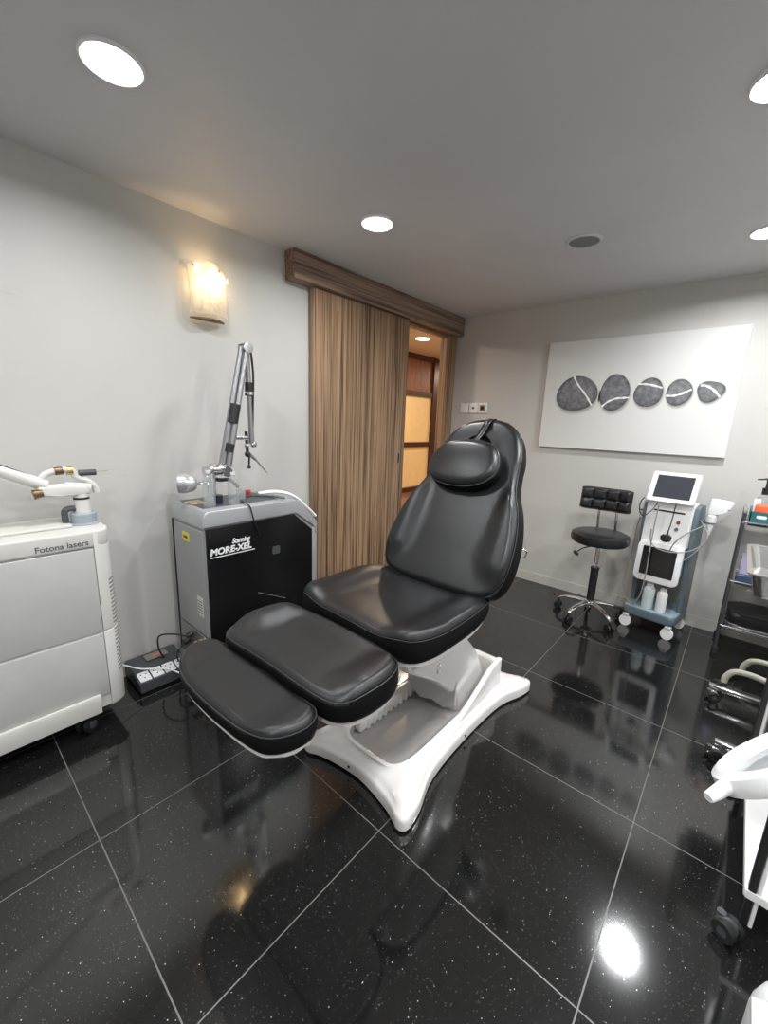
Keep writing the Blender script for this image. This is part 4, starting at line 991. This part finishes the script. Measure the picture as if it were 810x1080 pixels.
tag(MB().box((.083, 3.092, .797), (.112, 3.12, .925), .004).build('pale_carton', WHITE), 'pale carton behind the orange packet in the teal tray', 'carton')
pb = thing('pump_bottle', 'clear bottle with a black pump in the teal tray', 'bottle', (.125, 3.165, .797))
MB().lathe([(0, 0), (.03, 0), (.032, .004), (.032, .13), (.02, .15), (.012, .155)], (.125, 3.165, .797)).build('bottle_body', CLEAR, pb)
MB().cyl((.125, 3.165, .947), (.125, 3.165, .985), .018).cyl((.125, 3.165, .985), (.125, 3.165, 1.03), .007).build('pump_collar', BLK, pb)
MB().sphere((.125, 3.165, 1.035), .014, (1.4, 1, .5)).cyl((.125, 3.165, 1.036), (.078, 3.15, 1.03), .004).build('pump_nozzle', BLK, pb)
tag(MB().box((.085, 3.04, .446), (.13, 3.14, .60), .004).build('packet', LILAC), 'lilac packet standing on the middle shelf of the steel trolley', 'packet')
tag(MB().box((.075, 3.0, .446), (.16, 3.03, .50), .006).build('packet', mat('navy_packet', (.03, .05, .1), .4)), 'low navy packet in front of the lilac one on the trolley middle shelf', 'packet')
bp_ = thing('padded_seat', 'black padded round-edged cushion with a metal rim on the lowest trolley shelf', 'cushion', (.25, 3.12, .171))
MB().prism(rrect(.072, 2.995, .45, 3.255, .06), (0, 0, .20), (1, 0, 0), (0, 1, 0), (0, 0, 1), .07, .026).build('pad', LEATHER, bp_)
MB().prism(rrect(.078, 3.0, .445, 3.25, .055), (0, 0, .171), (1, 0, 0), (0, 1, 0), (0, 0, 1), .03, .004).build('metal_rim', CHROME, bp_)

# ------------------------------------------------------------------ steel instrument stand with deep tray
ms = thing('instrument_stand', 'low chrome instrument stand on castors with bars spreading over the floor', 'trolley', (.35, 2.2, 0))
for y in (2.44, 1.975):
    MB().box((.055 if y > 2.2 else .10, y - .014, .05), (.62, y + .014, .072), .003).build('base_bar', CHROME, ms)
    castor('castor', .06 if y > 2.2 else .088, y - .03, ms, math.radians(200), .024, RUBBER, CHROME, .055)
    castor('castor', .60, y, ms, math.radians(200), .030, RUBBER, CHROME, .055)
MB().box((.58, 1.96, .05), (.61, 2.455, .072), .003).build('cross_bar', CHROME, ms)
for y in (1.99, 2.42): MB().cyl((.595, y, .07), (.595, y, .70), .011).build('upright', CHROME, ms)
MB().box((.09, 1.99, .695), (.605, 2.0, .705)).box((.09, 2.34, .695), (.605, 2.35, .705)).box((.59, 1.98, .69), (.605, 2.43, .71)).build('tray_support', CHROME, ms)
ty = thing('steel_tray', 'deep stainless steel instrument tray at the right edge above the chrome stand', 'tray', (.33, 2.14, .705))
t = bmesh.new(); rows = []
for x0, y0, x1, y1, z in ((.105, 1.92, .52, 2.38, .706), (.086, 1.885, .545, 2.40, .798), (.074, 1.865, .555, 2.415, .80), (.074, 1.865, .555, 2.415, .796), (.088, 1.888, .543, 2.398, .794), (.110, 1.925, .515, 2.375, .710)):
    rows.append([t.verts.new((x, y, z)) for x, y in rrect(x0, y0, x1, y1, .03, 5)])
for a, b_ in zip(rows, rows[1:]):
    for i in range(len(a)): t.faces.new((a[i], a[(i + 1) % len(a)], b_[(i + 1) % len(a)], b_[i]))
t.faces.new(rows[0][::-1]); t.faces.new(rows[-1]); b = MB(); b._join(t); b.build('pan', STEEL, ty)
wb = thing('white_box', 'white box with grey metal edges standing behind the chrome stand bars at the right edge', 'box', (.4, 2.18, 0))
MB().box((.246, 2.04, .0), (.52, 2.29, .255), .006).build('box_body', WPLAST, wb)
MB().box((.238, 2.284, .0), (.248, 2.296, .262)).box((.238, 2.03, .0), (.248, 2.042, .262)).box((.238, 2.03, .254), (.248, 2.296, .264)).build('edge_trim', GREYMET, wb)
# beige tubular stand
bs = thing('tube_stand', 'beige bent-tube floor stand with castors behind the chrome bars', 'stand', (.5, 2.6, 0))
for x, y in ((.112, 2.56), (.18, 2.76)):
    MB().tube([(x, y, .045), (x + .004, y, .075), (x + .03, y - .005, .115), (x + .09, y - .015, .13), (x + .2, y - .03, .13), (.52, 2.62, .13)], .014, 12).build('bent_leg', BEIGE, bs)
    castor('castor', x, y, bs, math.radians(30), .022, BLK, BLK, .048)
MB().cyl((.52, 2.62, .10), (.52, 2.62, 1.0), .02).build('upright', BEIGE, bs)
for x, y in ((.74, 2.48), (.70, 2.74)):
    MB().tube([(.52, 2.62, .13), (x - .05, y, .12), (x, y, .045)], .014, 12).build('bent_leg', BEIGE, bs)
    castor('castor', x, y, bs, math.radians(30), .022, BLK, BLK, .048)

# ------------------------------------------------------------------ white cart in front right
wc = thing('white_cart', 'white shelved cart with slim black posts and dark castors at the lower right', 'cart', (.45, 1.55, 0))
for x, y in ((.198, 1.24), (.70, 1.24), (.198, 1.86), (.70, 1.86)):
    MB().box((x - .010, y - .010, .05), (x + .006, y + .010, .62), .002, 1).build('post', BLK, wc)
    MB().box((x + .006, y - .008, .05), (x + .015, y + .008, .62), .002, 1).build('post_strip', WPLAST, wc)
    w_ = castor('castor', x - .044, y - .012, wc, math.radians(150), .025, RUBBER, DKGREY, .055)
b = MB(); b.prism(rrect(.182, 1.228, .72, 1.88, .004), (0, 0, .135), (1, 0, 0), (0, 1, 0), (0, 0, 1), .022, .003).build('bottom_shelf', WPLAST, wc)
MB().prism(rrect(.222, 1.25, .69, 1.84, .012), (0, 0, .60), (1, 0, 0), (0, 1, 0), (0, 0, 1), .022, .003).build('top_shelf', WPLAST, wc)
# magnifying lamp
mg = thing('magnifying_lamp', 'white magnifying lamp head with a handle knob cut by the right picture edge', 'lamp', (.42, 1.0, 0))
MC = V((.120, .80, .802)); MN = V((-.724, .205, .62)).normalized()
Q = MN.to_track_quat('Z', 'Y')
MB().lathe([(.074, .004), (.078, .011), (.090, .014), (.102, .009), (.106, -.003), (.104, -.013), (.096, -.018), (.080, -.018), (.074, -.014), (.074, .004)], MC, MN, 56).build('lamp_ring', WHITE, mg)
MB().lathe([(0, .003), (.035, .0025), (.0745, -.002), (.0745, -.008), (0, -.010)], MC, MN, 40).build('lens', LENSG, mg)
MB().tube([(.043, .694, .752), (.052, .708, .757), (.070, .735, .770)], lambda q: .007 + .004 * q, 12).build('handle_knob', WHITE, mg)
MB().tube([MC + V((.09, .06, -.02)), (.30, 1.02, .80), (.42, 1.0, .95)], .012, 10).cyl((.42, 1.0, .03), (.42, 1.0, .97), .014).build('stand_pole', WHITE, mg)
MB().lathe([(0, 0), (.16, 0), (.165, .012), (.15, .025), (.02, .035), (0, .035)], (.42, 1.0, 0)).build('floor_base', WHITE, mg)
# cloth-covered stool seat at bottom right
cs = thing('covered_stool', 'seat pad under a pale grey cloth cover at the bottom right corner', 'stool', (.34, .52, 0))
MB().prism(rrect(.134, .30, .55, .762, .09, 8), (0, 0, .40), (1, 0, 0), (0, 1, 0), (0, 0, 1), .10, .028).build('cloth_cover', CLOTH, cs)
MB().cyl((.34, .52, .03), (.34, .52, .40), .02).build('column', CHROME, cs)
MB().lathe([(0, 0), (.17, 0), (.17, .015), (.03, .035), (0, .035)], (.34, .52, 0)).build('floor_base', CHROME, cs)

# ------------------------------------------------------------------ camera, world, colour
cd_ = bpy.data.cameras.new('camera'); cam = bpy.data.objects.new('camera', cd_); COL.objects.link(cam)
R_ = V((0.75034242, 0.66005242, 0.03629128)); U_ = V((-0.16726985, 0.13646506, 0.97642106)); F_ = V((-0.63953659, 0.73872058, -0.21280239))
cam.matrix_world = Matrix(((R_.x, U_.x, -F_.x, 0), (R_.y, U_.y, -F_.y, 0), (R_.z, U_.z, -F_.z, 1.2675), (0, 0, 0, 1)))
cd_.sensor_fit = 'VERTICAL'; cd_.sensor_height = 36; cd_.lens = 430.993 / 1080 * 36; cd_.clip_start = .02
SC.camera = cam
wd_ = bpy.data.worlds.new('world'); SC.world = wd_; wd_.use_nodes = True
wd_.node_tree.nodes['Background'].inputs[0].default_value = (.8, .85, .9, 1); wd_.node_tree.nodes['Background'].inputs[1].default_value = .1
SC.view_settings.view_transform = 'Standard'; SC.view_settings.look = 'None'; SC.view_settings.exposure = .14
